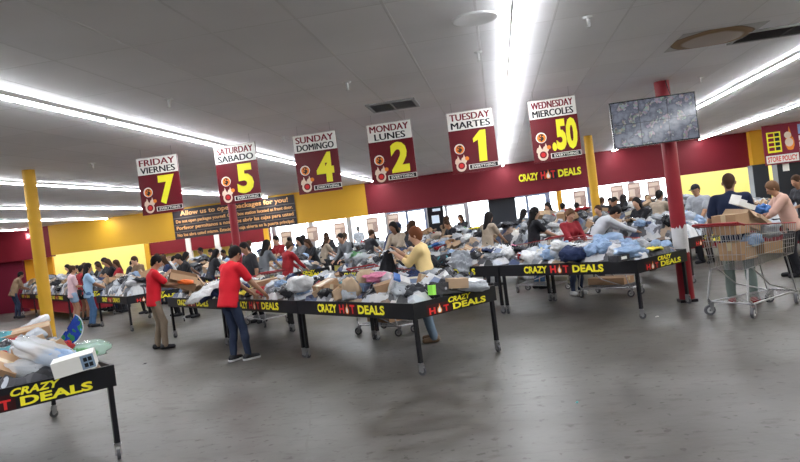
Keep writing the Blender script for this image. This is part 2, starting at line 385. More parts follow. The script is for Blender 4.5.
# ------------------------------------------------------------------ price signs
def price_sign(x, y, word1, word2, price, lab, tilt=0.0, dx=0.0):
    W, Hh = .64, .85
    t = thing('price_sign', lab, 'sign', (x, y, 2.22), tilt, 'hanging price signs')
    MB().box(0, W, -.008, .008, 0, Hh).obj('board', mat('sign_red', (.125, .007, .013), .32), t)
    MB().box(.004, W - .004, -.0095, -.0085, Hh * .70, Hh - .004).obj('day_panel', M_letter_w, t)
    b = MB(); yy = -.0105
    for q_ in (-.0045, 0, .0045): put_text(b, word1, W * .07 + q_, W * .93 + q_, Hh * .855, Hh * .965, yy - .0002 * q_ / .0045, 0, off=0)
    for q_ in (-.0045, 0, .0045): put_text(b, word2, W * (.16 if len(word2) < 6 else .08) + q_, W * (.84 if len(word2) < 6 else .92) + q_, Hh * .722, Hh * .83, yy - .0002 * q_ / .0045, 1, off=0)
    b.obj('day_lettering', [M_letter_m, M_letter_k], t)
    b = MB()
    pw = .40 if len(price) == 1 else .54
    xc = .66 if len(price) == 1 else .68
    if price == '1': pw = .24
    if price == '1':
        x_, z_, wd, ht = W * .60, Hh * .155, W * .17, Hh * .505
        b.add([(x_, -.0105, z_), (x_ + wd, -.0105, z_), (x_ + wd + .02, -.0105, z_ + ht), (x_ + .05, -.0105, z_ + ht), (x_ - .055, -.0105, z_ + ht * .76), (x_ - .055, -.0105, z_ + ht * .63), (x_ + .012, -.0105, z_ + ht * .70)], [(0, 1, 2, 3, 4, 5, 6)])
    else: put_text(b, price, W * (xc - pw / 2), W * (xc + pw / 2), Hh * .155, Hh * .66, -.0105, 0, slant=.02, off=.048)
    b.obj('price_figure', M_letter_y, t)
    b = MB()
    disc(b, W * .20, Hh * .395, .072, -.0095, 0); disc(b, W * .205, Hh * .39, .060, -.0100, 1)
    put_text(b, '$', W * .155, W * .255, Hh * .335, Hh * .455, -.0105, 2, off=.03)
    b.obj('dollar_badge', [M_letter_w, M_letter_o, M_letter_k], t)
    b = MB()   # flaming pot emblem
    disc(b, W * .20, Hh * .115, .075, -.0095, 0, sx=.95); flame(b, W * .14, Hh * .14, .13, -.0097, 0); flame(b, W * .27, Hh * .16, .12, -.0097, 0)
    disc(b, W * .205, Hh * .12, .048, -.0102, 1, sx=1.0); disc(b, W * .34, Hh * .23, .028, -.0102, 2); disc(b, W * .205, Hh * .12, .03, -.0106, 3, sx=1.0)
    b.obj('emblem', [mat('cream_vinyl', (.8, .62, .5), .4), M_letter_m, M_letter_o, M_letter_r], t)
    b = MB()
    rect(b, W * .36, W * 1.0, Hh * .045, Hh * .125, -.0095, 0); rect(b, W * .38, W * .98, Hh * .053, Hh * .117, -.0100, 1)
    put_text(b, 'EVERYTHING', W * .43, W * .93, Hh * .064, Hh * .105, -.0105, 0, off=.02)
    b.obj('ribbon', [M_letter_w, M_letter_k], t)
    w = MB()
    for q in (.08, W - .08): w.cyl((q, 0, Hh), (q + dx, 0, H - 2.22), .002, 4)
    w.obj('hanging_wire', M_chrome, t)
for a in [(-5.22, 9.5, 'FRIDAY', 'VIERNES', '7', 'red and white hanging price sign reading friday viernes 7', .03),
          (-3.99, 9.5, 'SATURDAY', 'SABADO', '5', 'red and white hanging price sign reading saturday sabado 5', -.02),
          (-2.79, 9.5, 'SUNDAY', 'DOMINGO', '4', 'red and white hanging price sign reading sunday domingo 4', .02),
          (-1.70, 9.5, 'MONDAY', 'LUNES', '2', 'red and white hanging price sign reading monday lunes 2', 0),
          (-.56, 9.5, 'TUESDAY', 'MARTES', '1', 'red and white hanging price sign reading tuesday martes 1', 0),
          (.56, 9.5, 'WEDNESDAY', 'MIERCOLES', '.50', 'red and white hanging price sign reading wednesday miercoles .50', -.02)]:
    price_sign(*a)

# ------------------------------------------------------------------ notice banner on the fascia
t = thing('notice_banner', 'long dark banner with orange lettering about opening packages, on the yellow fascia', 'banner', (-12.0, SY - .03, 2.04))
MB().box(0, 4.75, -.01, .0, 0, 1.1).obj('sheet', mat('banner_black', (.028, .022, .024), .5), t)
MB().box(0, 4.75, -.012, -.010, .255, .275).box(0, 4.75, -.012, -.010, .51, .53).box(0, 4.75, -.012, -.010, .77, .79).obj('ruled_line', mat('banner_grey', (.14, .12, .12), .6), t)
b = MB()
put_text(b, 'Allow us to open packages for you!', .3, 4.5, .81, 1.04, -.013, 0)
put_text(b, 'Do not open packages yourself. Open box station located at front door.', .1, 4.65, .56, .72, -.013, 0)
put_text(b, 'Porfavor permitanos a nosotros abrir las cajas para usted', .1, 4.65, .30, .48, -.013, 0)
put_text(b, 'No los abra usted mismo. Estacion de caja abierta en la puerta principal.', .1, 4.65, .05, .21, -.013, 0)
b.obj('lettering', M_letter_t, t)

# fascia lettering CRAZY HOT DEALS
def crazy_line(b, x0, x1, z0, z1, y, small=False):
    """CRAZY HOT DEALS on one line; materials: 0 yellow 1 red 2 white flame 3 orange"""
    w = x1 - x0
    hgt = z1 - z0
    put_text(b, 'CRAZY', x0, x0 + w * .315, z0, z1, y, 0, off=.04)
    put_text(b, 'H', x0 + w * .355, x0 + w * .43, z0, z1, y, 1, off=.04)
    flame(b, x0 + w * .475, z0 - hgt * .05, hgt * 1.25, y, 3, w=.34); flame(b, x0 + w * .475, z0 + hgt * .05, hgt * .85, y - .001, 2, w=.30)
    put_text(b, 'T', x0 + w * .52, x0 + w * .59, z0, z1, y, 1, off=.04)
    put_text(b, 'DEALS', x0 + w * .635, x1, z0, z1, y, 0, off=.04)
LM = [M_letter_y, M_letter_r, M_letter_w, M_letter_o]
b = MB(); crazy_line(b, .82, 2.93, 2.52, 2.78, -.06)
o = b.obj('fascia_lettering', LM); o.location = (0, SY, 0)
tag(o, 'crazy hot deals lettering in yellow and red on the red fascia', 'lettering')
sh = MB(); put_text(sh, 'CRAZY', .82, .82 + 2.11 * .315, 2.52, 2.78, -.055, 0, off=.075); put_text(sh, 'DEALS', .82 + 2.11 * .635, 2.93, 2.52, 2.78, -.055, 0, off=.075); rect(sh, 1.55, 2.10, 2.49, 2.81, -.05, 0)
sh.obj('black_outline', M_letter_k, o)

# exit sign by the yellow fascia
t = thing('exit_sign', 'small glowing red exit sign under the ceiling by the yellow fascia edge', 'exit sign', (-17.75, 23.8, 2.78))
MB().box(-.2, .2, -.04, .04, 0, .22).obj('housing', mat('exit_red', (.5, .08, .08), .5, emit=(1, .18, .22), es=.9), t)
b = MB(); put_text(b, 'EXIT', -.14, .14, .05, .17, -.042, 0); b.obj('lettering', mat('exit_letters', (.9, .6, .6), .5, emit=(1, .75, .75), es=1.2), t)
MB().cyl((0, 0, .22), (0, 0, .42), .01, 6).obj('bracket', M_white, t)

# store policy board
t = thing('policy_board', 'red store policy board with white rule panels, beside the yellow fascia end', 'sign', (8.1, 22.0, 1.98))
MB().box(0, 2.6, -.02, .02, 0, 1.2).obj('board', mat('sign_red2', (.20, .010, .03), .5), t)
b = MB(); rect(b, .03, .95, .04, .28, -.024, 0); rect(b, 1.0, 2.5, .83, 1.12, -.024, 1)
for k in range(4): rect(b, 1.0, 2.5, .06 + .19 * k, .21 + .19 * k, -.024, 0)
b.obj('white_panel', [M_letter_w, mat('pale_blue_vinyl', (.25, .33, .55), .5)], t)
b = MB(); put_text(b, 'STORE POLICY', .07, .91, .08, .24, -.027, 0)
for k, s in enumerate(('NO REFUNDS', 'NO EXCHANGES', 'NO RETURNS', 'ALL SALES FINAL')): pass
b.obj('lettering', M_letter_r, t)
b = MB()
for k in range(4):
    for q in range(7):
        xx = 1.08 + q * .2; rect(b, xx, xx + .16, .10 + .19 * k, .165 + .19 * k, -.027, k % 2)
for q in range(5): rect(b, 1.08 + q * .27, 1.28 + q * .27, .91, 1.04, -.027, 2)
b.obj('small_print', [mat('ink_grey', (.12, .12, .2), .6), M_letter_r, M_letter_w], t)
b = MB(); flame(b, .74, .38, .72, -.025, 3, w=.22); disc(b, .72, .62, .13, -.026, 1, sx=.9); disc(b, .7, .84, .10, -.026, 1)
rect(b, .10, .5, .36, .98, -.025, 0)
for k in range(4): rect(b, .14, .30, .42 + k * .14, .52 + k * .14, -.026, 2); rect(b, .33, .46, .42 + k * .14, .52 + k * .14, -.027, 4)
b.obj('emblem', [M_letter_y, mat('cream_vinyl', (.8, .62, .5), .4), M_letter_m, M_letter_o, M_letter_k], t)

# dark pillars and low red counter on the cashier side
struct(MB().box(7.75, 8.2, 22.1, 22.5, 0, 2.05).obj('column', mat('dark_pillar', (.02, .022, .03), .3)))
struct(MB().box(8.45, 9.15, 22.1, 22.5, 0, 2.05).obj('column', MATS['dark_pillar']))
MB().box(8.6, 8.78, 22.07, 22.09, 1.75, 2.0).obj('paper_notice', M_letter_w); tag(bpy.data.objects['paper_notice'], 'small white paper notice on the dark pillar under the policy board', 'notice')
o = MB().box(5.6, 12.0, 23.0, 23.5, 0, .92).box(5.55, 12.05, 22.95, 23.55, .92, .96).obj('checkout_counter', M_redcol); tag(o, 'low red counter in front of the lemon yellow back wall', 'counter')
# large dark board standing before the windows
t = thing('display_board', 'large dark rectangular board standing in front of the shop windows', 'board', (.12, 24.6, 0))
MB().box(-.46, .5, -.03, .03, 1.05, 2.35).obj('panel', mat('slate_panel', (.03, .035, .045), .3), t)
MB().box(-.48, .52, -.05, .05, 1.0, 1.05).box(-.4, -.34, -.03, .03, 0, 1.0).box(.38, .44, -.03, .03, 0, 1.0).box(-.4, -.34, -.3, .3, 0, .04).box(.38, .44, -.3, .3, 0, .04).obj('stand', M_chrome, t)
t = thing('kiosk', 'tall black standing kiosk with pale screen near the glass doors', 'kiosk', (-2.35, 25.6, 0))
MB().box(-.28, .28, -.15, .15, 0, 1.0).box(-.3, .3, -.06, .06, 1.0, 2.15).obj('cabinet', M_black, t)
MB().box(-.16, .12, -.075, -.06, 1.45, 1.75).box(-.1, .2, -.075, -.06, 1.9, 2.0).obj('screen', mat('kiosk_screen', (.3, .35, .4), .3, emit=(.7, .85, 1), es=.5), t)
# posters on the windows
M_post = mat('poster_print', (.34, .25, .22), .6, var=.6, vscale=9)
for px, pz in ((-9.0, 1.55), (-7.85, 1.62), (-6.65, 1.62), (-5.25, 1.68), (-4.35, 1.72), (3.25, 1.7), (4.7, 1.72), (5.35, 1.75), (6.1, 1.72)):
    o = MB().box(-.24, .24, -.01, .01, -.32, .32).obj('poster', M_post); o.location = (px, Y1 - .07, pz)
    MB().box(-.19, .19, -.013, -.011, .12, .25).box(-.19, .02, -.013, -.011, -.22, .06).obj('print_block', mat('poster_pale', (.6, .5, .42), .6), o)
    tag(o, 'brown printed poster on the shop windows ' + ('under the red fascia beyond the yellow column' if px > 2 else 'under the yellow fascia end'), 'poster', 'posters on the windows')

# ------------------------------------------------------------------ monitor on the red column
def screen_mat():
    m = bpy.data.materials.new('camera_feed_screen'); m.use_nodes = True; nt = m.node_tree; N = nt.nodes; L = nt.links; b = N['Principled BSDF']
    tc = N.new('ShaderNodeTexCoord'); v = N.new('ShaderNodeTexVoronoi'); v.inputs['Scale'].default_value = 34
    n = N.new('ShaderNodeTexNoise'); n.inputs['Scale'].default_value = 9; n.inputs['Detail'].default_value = 6
    L.new(tc.outputs['Object'], v.inputs['Vector']); L.new(tc.outputs['Object'], n.inputs['Vector'])
    r = N.new('ShaderNodeValToRGB'); e = r.color_ramp.elements
    e[0].position = .38; e[0].color = (.11, .12, .15, 1); e[1].position = .58; e[1].color = (.03, .033, .05, 1)
    L.new(n.outputs['Fac'], r.inputs[0])
    hs = N.new('ShaderNodeHueSaturation'); hs.inputs['Saturation'].default_value = .35; hs.inputs['Value'].default_value = .30; L.new(v.outputs['Color'], hs.inputs['Color'])
    mx = N.new('ShaderNodeMix'); mx.data_type = 'RGBA'
    gt = N.new('ShaderNodeMath'); gt.operation = 'GREATER_THAN'; gt.inputs[1].default_value = .55; L.new(n.outputs['Fac'], gt.inputs[0])
    ml = N.new('ShaderNodeMath'); ml.operation = 'MULTIPLY'; ml.inputs[1].default_value = .6; L.new(gt.outputs[0], ml.inputs[0])
    L.new(ml.outputs[0], mx.inputs['Factor']); L.new(r.outputs[0], mx.inputs['A']); L.new(hs.outputs[0], mx.inputs['B'])
    b.inputs['Base Color'].default_value = (.02, .02, .025, 1); b.inputs['Roughness'].default_value = .12
    L.new(mx.outputs['Result'], b.inputs['Emission Color']); b.inputs['Emission Strength'].default_value = 1.0
    return m
t = thing('monitor', 'flat screen monitor showing camera views, hung on the red column', 'monitor', (2.28, 9.95, 2.62))
MB().box(-.575, .575, -.02, .03, -.325, .325).obj('bezel', mat('bezel_black', (.012, .012, .014), .25), t)
scr = MB().box(-.56, .56, -.023, -.02, -.31, .31).obj('screen', screen_mat(), t)
b = MB()
for x in (-.19, .19): b.box(x - .003, x + .003, -.0245, -.023, -.31, .31)
b.box(-.56, .56, -.0245, -.023, -.003, .003)
b.obj('view_divider', mat('divider', (.01, .01, .012), .5), scr)
MB().box(-.12, .2, .03, .2, -.1, .1).obj('wall_bracket', M_black, t)
MB().tube([(.30, .06, .2), (.31, .2, .35), (.30, .25, .45), (.27, .23, .57)], .006, 6).obj('power_cable', M_black, t)

for i, (px_, mm, lab, w_) in enumerate([(Vector((-5.537, 9.569, 0.000)), M_black, 'small black scrap on the floor near the khaki trousered man', .035), (Vector((1.874, 9.284, 0.000)), M_letter_w, 'tiny white paper scrap on the floor by the red column', .025), (Vector((0.441, 5.685, 0.000)), mat('teal_scrap', (.1, .4, .4), .5), 'tiny teal scrap on the open concrete floor', .012)]):
    sc_ = MB(); sc_.add([(-w_, -w_ * .5, .001), (w_ * .9, -w_ * .7, .004), (w_, w_ * .4, .012), (-w_ * .7, w_ * .6, .006), (0, 0, .016)], [(0, 1, 4), (1, 2, 4), (2, 3, 4), (3, 0, 4), (3, 2, 1, 0)])
    o = sc_.obj('floor_scrap', mm); o.location = px_; tag(o, lab, 'scrap')
# ------------------------------------------------------------------ tables
LA = Vector((-.731, .682, 0)); LB = Vector((.682, .731, 0))     # along and across the diagonal rows
TANG = atan2(.731, .682)                                        # local +x = across (LB); local +y = along (LA)
TL, TW, RIM, PH = 2.42, 1.24, .78, .175
def castor(m_fork=M_chrome):
    b = MB()
    b.cyl((0, 0, .12), (0, 0, .135), .03, 10)
    b.box(-.024, -.018, -.03, .02, .04, .12).box(.018, .024, -.03, .02, .04, .12).box(-.024, .024, -.03, .02, .112, .12)
    b.cyl((-.028, -.01, .042), (.028, -.01, .042), .008, 6)
    return b.mesh('castor', m_fork), MB().cyl((-.013, -.01, .042), (.013, -.01, .042), .042, 16).cyl((-.015, -.01, .042), (.015, -.01, .042), .016, 10, mi=1).mesh('wheel', [M_tyre, M_chrome])
CAST = castor()
def lettering_long():
    b = MB(); rect(b, 1.19 - .11, 1.19 + .20, -.065, .065, -.0005, 4)
    crazy_line(b, .50, 1.92, -.052, .056, -.003)
    return b.mesh('lettering', LM + [M_panel_r])
def lettering_short():
    b = MB()
    rect(b, .17, .52, -.082, .035, -.0005, 4)
    put_text(b, 'CRAZY', .48, .82, .012, .072, -.003, 0, slant=.35, off=.04)
    put_text(b, 'H', .20, .29, -.072, .0, -.003, 1, off=.04); flame(b, .35, -.075, .105, -.003, 3, w=.42); flame(b, .35, -.068, .075, -.004, 2, w=.40)
    put_text(b, 'T', .41, .49, -.072, .0, -.003, 1, off=.04); put_text(b, 'DEALS', .55, 1.07, -.072, .0, -.003, 0, off=.04)
    return b.mesh('lettering', LM + [M_panel_r])
LET_L, LET_S = lettering_long(), lettering_short()
def make_table(rz0):
    t = thing('bargain_table', None, 'table')
    # local x 0..TW (across), y 0..TL (along); near long side faces -x, near short side faces -y
    MB().box(.02, TW - .02, .02, TL - .02, RIM - PH + .02, RIM - PH + .04).obj('tray', M_black, t)
    z = RIM - PH
    p = MB().box(-.012, .012, .012, TL - .012, z, RIM).obj('side_panel', M_black, t)
    l = link('lettering', LET_L, p); l.rotation_euler = (0, 0, -pi / 2); l.location = (-.0125, TL, z + PH / 2)
    MB().box(TW - .012, TW + .012, .012, TL - .012, z, RIM).obj('side_panel', M_black, t)
    p = MB().box(-.012, TW + .012, -.012, .012, z, RIM).obj('side_panel', M_black, t)
    l = link('lettering', LET_S, p); l.location = (0.0, -.0125, z + PH / 2)
    MB().box(-.012, TW + .012, TL - .012, TL + .012, z, RIM).obj('side_panel', M_black, t)
    me = MB().box(-.02, .02, -.02, .02, .13, z + .03).mesh('leg', M_black)
    for x in (.03, TW - .03):
        for y in (.03, TL - .03):
            g = link('leg', me, t); g.location = (x, y, 0)
            c = link('castor', CAST[0], g); c.rotation_euler = (0, 0, random.uniform(0, 6.28)); 
            # the wheel rides with its castor: one level down only, so it is a second sub-part of the leg
            w = link('wheel', CAST[1], g); w.rotation_euler = c.rotation_euler
    return t
def skirt(t, m):
    """coloured sheets closing in the space below the tray"""
    b = MB().box(.03, .045, .05, TL - .05, .26, RIM - PH).box(.05, TW - .05, .03, .045, .26, RIM - PH).box(.03, TW - .05, .05, TL - .05, .25, .26)
    b.obj('lower_panel', m, t)
proto_t = make_table(0)
first = [True]
def place_table(a, bb, label, group=None, sk=None, jitter=0.0):
    t = proto_t if first[0] else copy_tree(proto_t)
    first[0] = False
    P = LA * a + LB * bb
    t.location = (P.x, P.y, 0); t.rotation_euler = (0, 0, TANG - pi / 2 + pi / 2 + radians(jitter))
    # local x must point along LB
    t.rotation_euler = (0, 0, atan2(LB.y, LB.x) + radians(jitter))
    t['label'] = label
    if group: t['group'] = group
    if sk: skirt_list.append((t, sk))
    return t
skirt_list = []
# (a, b, label, group, skirt, heap_height, item_count, key)
TABLES = [
 (5.92, .30, 'black bargain table nearest the camera, a blue and green fan in its heap', None, None, .20, 70, 'on the table nearest the camera'),
 (5.60, 4.52, 'black bargain table with a pink bag and tilted white box in its heap', None, None, .24, 75, 'before the woman in pale yellow'),
 (8.06, 4.52, 'black bargain table the red shirted man in navy jeans leans over', None, None, .22, 60, 'before the man in navy jeans'),
 (10.52, 4.52, 'black bargain table where the red shirted man in khaki trousers holds a carton', None, None, .2, 50, 'before the man in khaki trousers'),
 (5.05, 7.88, 'black bargain table heaped with pale blue bags in front of the woman in dark red', None, None, .20, 75, 'before the woman in dark red'),
 (7.52, 7.88, 'black bargain table behind the woman in yellow, pale grey garment over its panel', None, None, .24, 55, 'behind the woman in pale yellow'),
 (9.98, 7.88, 'black bargain table under the large navy coat, behind the man in navy jeans', None, None, .36, 50, 'under the navy coat'),
 (6.0, 11.0, 'black bargain table just beyond the red column with the white worn band', None, None, .52, 44, 'just beyond the red column'),
]
G2 = 'bargain tables in the rear rows'
def far_label(X, Y):
    if X < -13: return 'black bargain table in the crowded rows near the dark red wall and exit sign', G2 + ' near the exit sign', 'near the exit sign'
    if X < -8.5: return 'black bargain table in the crowded rows behind the two young women', G2 + ' behind the young women', 'behind the two young women'
    if X < -4.0: return 'black bargain table in the crowded rows below the dark banner', G2 + ' below the banner', 'below the dark banner'
    if X < -.0: return 'black bargain table in the crowded rows before the bright windows, beyond the woman in yellow', G2 + ' before the windows', 'before the bright windows'
    return 'black bargain table in the crowded rows under the red fascia lettering', G2 + ' under the fascia lettering', 'under the fascia lettering'
rows_ = [(4.50, [15.45, 20.95, 23.4, 25.85], ['', 'R', 'R', 'R']),
         (7.8, [14.33, 17.1, 19.55, 22.0], ['Y', '', 'Y', 'R']),
         (11.2, [8.7, 11.15, 15.1, 17.55, 20.0], ['R', 'Y', 'Y', '', 'R']),
         (14.6, [2.9, 5.35, 7.8, 10.25, 14.2, 16.65, 19.1], ['R', 'R', 'R', 'Y', '', 'R', 'Y']),
         (18.0, [2.4, 4.85, 7.3, 9.75, 13.5], ['', 'R', 'Y', 'R', 'R']),
         (21.4, [4.2], ['R']),]
for bb, aa, ss in rows_:
    for a, s in zip(aa, ss):
        P = LA * (a + 1.2) + LB * (bb + .6)
        if P.y > 23.3: continue
        lab, g, k = far_label(P.x, P.y)
        TABLES.append((a, bb, lab, g, {'R': M_redcol, 'Y': M_yelb}.get(s), (.60 if P.x < -8 else .42 if P.x < -4 else .50 if P.x < 0 else .75 if P.x < 4.8 else .32), 24, k))

# ------------------------------------------------------------------ merchandise
def colour_mat(name, c, rough=.6, spec=.4): return mat(name, c, rough, spec=spec, var=.22, vscale=7, bump=1.0, bscale=17)
PAL = {'white': (.54, .54, .55), 'pale grey': (.33, .35, .38), 'grey': (.15, .16, .175), 'charcoal': (.032, .032, .038), 'black': (.014, .014, .018),
       'navy': (.018, .028, .075), 'pale blue': (.25, .36, .54), 'blue': (.04, .14, .42), 'brown': (.20, .13, .08), 'beige': (.38, .31, .24), 'red': (.28, .015, .02),
       'pink': (.72, .22, .36), 'green': (.09, .22, .10), 'yellow': (.72, .60, .08), 'teal': (.06, .24, .28), 'cream': (.62, .58, .48)}
CM = {k: colour_mat('cloth_' + k.replace(' ', '_'), v, .75, .2) for k, v in PAL.items()}
PM = {k: mat('film_' + k.replace(' ', '_'), v, .25, spec=.55, var=.22, vscale=9, bump=1.0, bscale=16) for k, v in PAL.items()}
M_card = mat('cardboard', (.34, .21, .12), .75, var=.15, vscale=5); M_card2 = mat('pale_cardboard', (.42, .29, .185), .75, var=.12, vscale=5)
M_tape = mat('packing_tape', (.50, .40, .26), .25)
M_clear = see_through('clear_film', (.78, .82, .86), .45, .12)
M_kraft = mat('kraft_paper', (.46, .34, .23), .8, var=.12, vscale=6)
def crumple(seed, sx, sy, sz, amp=.35, sub=3, flat=.0):
    bm = bmesh.new(); bmesh.ops.create_icosphere(bm, subdivisions=sub, radius=1.0)
    off = Vector((seed * 3.1, seed * 1.7, seed * .9))
    for v in bm.verts:
        p = v.co.copy()
        # squarish pillow
        q = Vector([math.copysign(abs(c) ** .72, c) for c in p])
        r = 1 - abs(noise.noise(p * 1.6 + off)) * amp * 1.5 + (.5 - abs(noise.noise(p * 3.8 + off))) * amp * .55
        v.co = Vector((q.x * sx * r, q.y * sy * r, q.z * sz * (r + .25 * noise.noise(p * 5 + off))))
    me = bpy.data.meshes.new('m'); bm.to_mesh(me); bm.free()
    sm = [False] * len(me.polygons)
    me.polygons.foreach_set('use_smooth', [True] * len(me.polygons)) if flat < .5 else None
    return me
def sheet(seed, w, d, hang=.0, amp=.05, n=18, thick=.012):
    """a dropped garment: folded, rumpled cloth with thickness"""
    rs = random.Random(seed); off = Vector((seed * 2.3, seed, 0)); top = []
    k1, k2, ph = rs.uniform(7, 12), rs.uniform(4, 9), rs.uniform(0, 6)
    for j in range(n + 1):
        for i in range(n + 1):
            u = i / n - .5; v = j / n - .5
            e = 1 + .22 * noise.noise(Vector((u * 3, v * 3, seed)))
            x = u * w * e + .03 * sin(v * 9 + ph); y = v * d * e + .03 * sin(u * 8)
            z = amp * (abs(sin(u * k1 + v * k2 + ph)) + .7 * abs(noise.noise(Vector((u * 6, v * 6, 0)) + off)) * 2)
            rr2 = max(abs(u), abs(v)) * 2
            z -= .10 * max(0, rr2 - .55) ** 1.5 * (1 + hang)
            top.append((x, y, z))
    N = n + 1; vs = top + [(x, y, z - thick) for x, y, z in top]
    fs = []
    for j in range(n):
        for i in range(n):
            a = j * N + i; fs.append((a, a + 1, a + N + 1, a + N)); o = N * N; fs.append((o + a, o + a + N, o + a + N + 1, o + a + 1))
    ed = [i for i in range(N)] + [j * N + n for j in range(1, N)] + [n * N + i for i in range(n - 1, -1, -1)] + [j * N for j in range(n - 1, 0, -1)]
    for a, b_ in zip(ed, ed[1:] + ed[:1]): fs.append((b_, a, a + N * N, b_ + N * N))
    me = bpy.data.meshes.new('m'); me.from_pydata(vs, [], fs); me.polygons.foreach_set('use_smooth', [True] * len(fs)); me.update(); return me
def carton(x, y, z, open_=False):
    b = MB(); e = .004
    if open_:
        for q in ((-x, x, -y, -y + e, -z, z), (-x, x, y - e, y, -z, z), (-x, -x + e, -y, y, -z, z), (x - e, x, -y, y, -z, z), (-x, x, -y, y, -z, -z + e)): b.box(*q)
        for sx, ang in ((-1, 1.0), (1, .7)):
            M = Matrix.Translation((sx * x, 0, z)) @ Matrix.Rotation(sx * ang, 4, 'Y')
            b.box(min(0, sx * x * .9), max(0, sx * x * .9), -y, y, 0, e, 0, M)
        for sy, ang in ((-1, .8), (1, 1.1)):
            M = Matrix.Translation((0, sy * y, z)) @ Matrix.Rotation(-sy * ang, 4, 'X')
            b.box(-x, x, min(0, sy * y * .8), max(0, sy * y * .8), 0, e, 0, M)
    else:
        b.box(-x, x, -y, y, -z, z)
        b.box(-x - .001, x + .001, -y - .001, -.002, z, z + .003).box(-x - .001, x + .001, .002, y + .001, z, z + .003)
    me = b.mesh('m', M_card)
    tp = None if open_ else MB().box(-x - .002, x + .002, -.022, .022, z + .003, z + .0045).box(-x - .003, -x - .001, -.022, .022, z - .06, z + .004).box(x + .001, x + .003, -.022, .022, z - .06, z + .004).mesh('packing_tape', M_tape)
    return me, tp
PR = {
 'parcel': [crumple(i, .17, .125, .055, .40) for i in range(6)],
 'plastic_bag': [crumple(20 + i, .16, .14, .10, .55) for i in range(6)],
 'garment': [sheet(40 + i, random.Random(i).uniform(.34, .5), random.Random(i + 9).uniform(.28, .4), .6, .045) for i in range(7)],
 'carton': [carton(.15, .11, .07), carton(.12, .12, .09), carton(.20, .13, .06), carton(.10, .075, .10)],
 'open_carton': [carton(.17, .13, .09, True), carton(.13, .11, .07, True)],
 'retail_box': None, 'paper_bag': [crumple(60 + i, .13, .09, .19, .22) for i in range(3)],
}
rb = []
for d in ((.12, .09, .035), (.15, .10, .05), (.08, .06, .09)):
    x, y, z = d
    m1 = MB().box(-x, x, -y, y, -z, z).mesh('m', None or M_white)
    m2 = MB().box(-x * .8, x * .8, -y - .0015, -y, -z * .7, z * .5).box(-x * .85, x * .3, -y * .7, y * .7, z, z + .0015).mesh('printed_panel', mat('print_blue_grey', (.16, .20, .30), .4))
    rb.append((m1, m2))
PR['retail_box'] = rb
CATS = {'parcel': 'parcel', 'plastic_bag': 'bag', 'garment': 'clothing', 'carton': 'box', 'open_carton': 'box', 'retail_box': 'box', 'paper_bag': 'bag'}
COLW = {'parcel': ['black', 'charcoal', 'grey'] + ['pale grey'] * 3 + ['white'] * 4 + ['grey'] * 4 + ['charcoal'] * 3 + ['pale blue', 'blue', 'black', 'black', 'navy', 'clear', 'clear', 'brown'],
        'plastic_bag': ['black', 'charcoal', 'grey'] + ['white'] * 3 + ['pale grey'] * 3 + ['clear'] * 4 + ['pale blue', 'grey', 'grey', 'grey', 'charcoal', 'charcoal', 'navy', 'black', 'teal', 'beige'],
        'garment': ['black'] * 8 + ['navy'] * 4 + ['charcoal'] * 5 + ['grey'] * 3 + ['pale grey'] * 2 + ['white'] * 3 + ['pale blue', 'blue', 'brown', 'beige', 'cream', 'red', 'pink', 'green', 'teal', 'yellow'],
        'retail_box': ['white', 'white', 'charcoal', 'pale blue', 'cream', 'red'],
        'paper_bag': ['kraft'], 'carton': ['cardboard', 'cardboard', 'pale cardboard'], 'open_carton': ['cardboard', 'pale cardboard']}
PHR = {'parcel': '%s plastic wrapped parcel', 'plastic_bag': '%s plastic bag of goods', 'garment': 'crumpled %s garment', 'carton': 'closed %s box with tape', 'open_carton': 'open %s box with raised flaps',
       'retail_box': '%s retail box with printed panel', 'paper_bag': 'brown %s paper bag'}
def mat_for(kind, c):
    if c == 'clear': return M_clear
    if c == 'kraft': return M_kraft
    if c == 'cardboard': return M_card
    if c == 'pale cardboard': return M_card2
    return (CM if kind in ('garment',) else PM)[c]
def item(kind, c, loc, rot, where, scale=1.0, idx=None, label=None, group=None, m=None):
    pr = PR[kind]; p = pr[random.randrange(len(pr)) if idx is None else idx]
    me, sub = p if isinstance(p, tuple) else (p, None)
    if not me.materials: me.materials.append(M_white)
    o = bpy.data.objects.new(kind, me); COL.objects.link(o)
    o.material_slots[0].link = 'OBJECT'; o.material_slots[0].material = m or mat_for(kind, c)
    o.location = loc; o.rotation_euler = rot; o.scale = (scale,) * 3 if not isinstance(scale, tuple) else scale
    ph = PHR[kind] % c
    tag(o, label or (ph + ' in the heap ' + where), CATS[kind], group or (None if label else PHR[kind].replace('%s ', '') .replace('crumpled', 'crumpled') + 's ' + c + ' ' + where))
    if sub: link('packing_tape' if kind == 'carton' else 'printed_panel', sub, o)
    return o
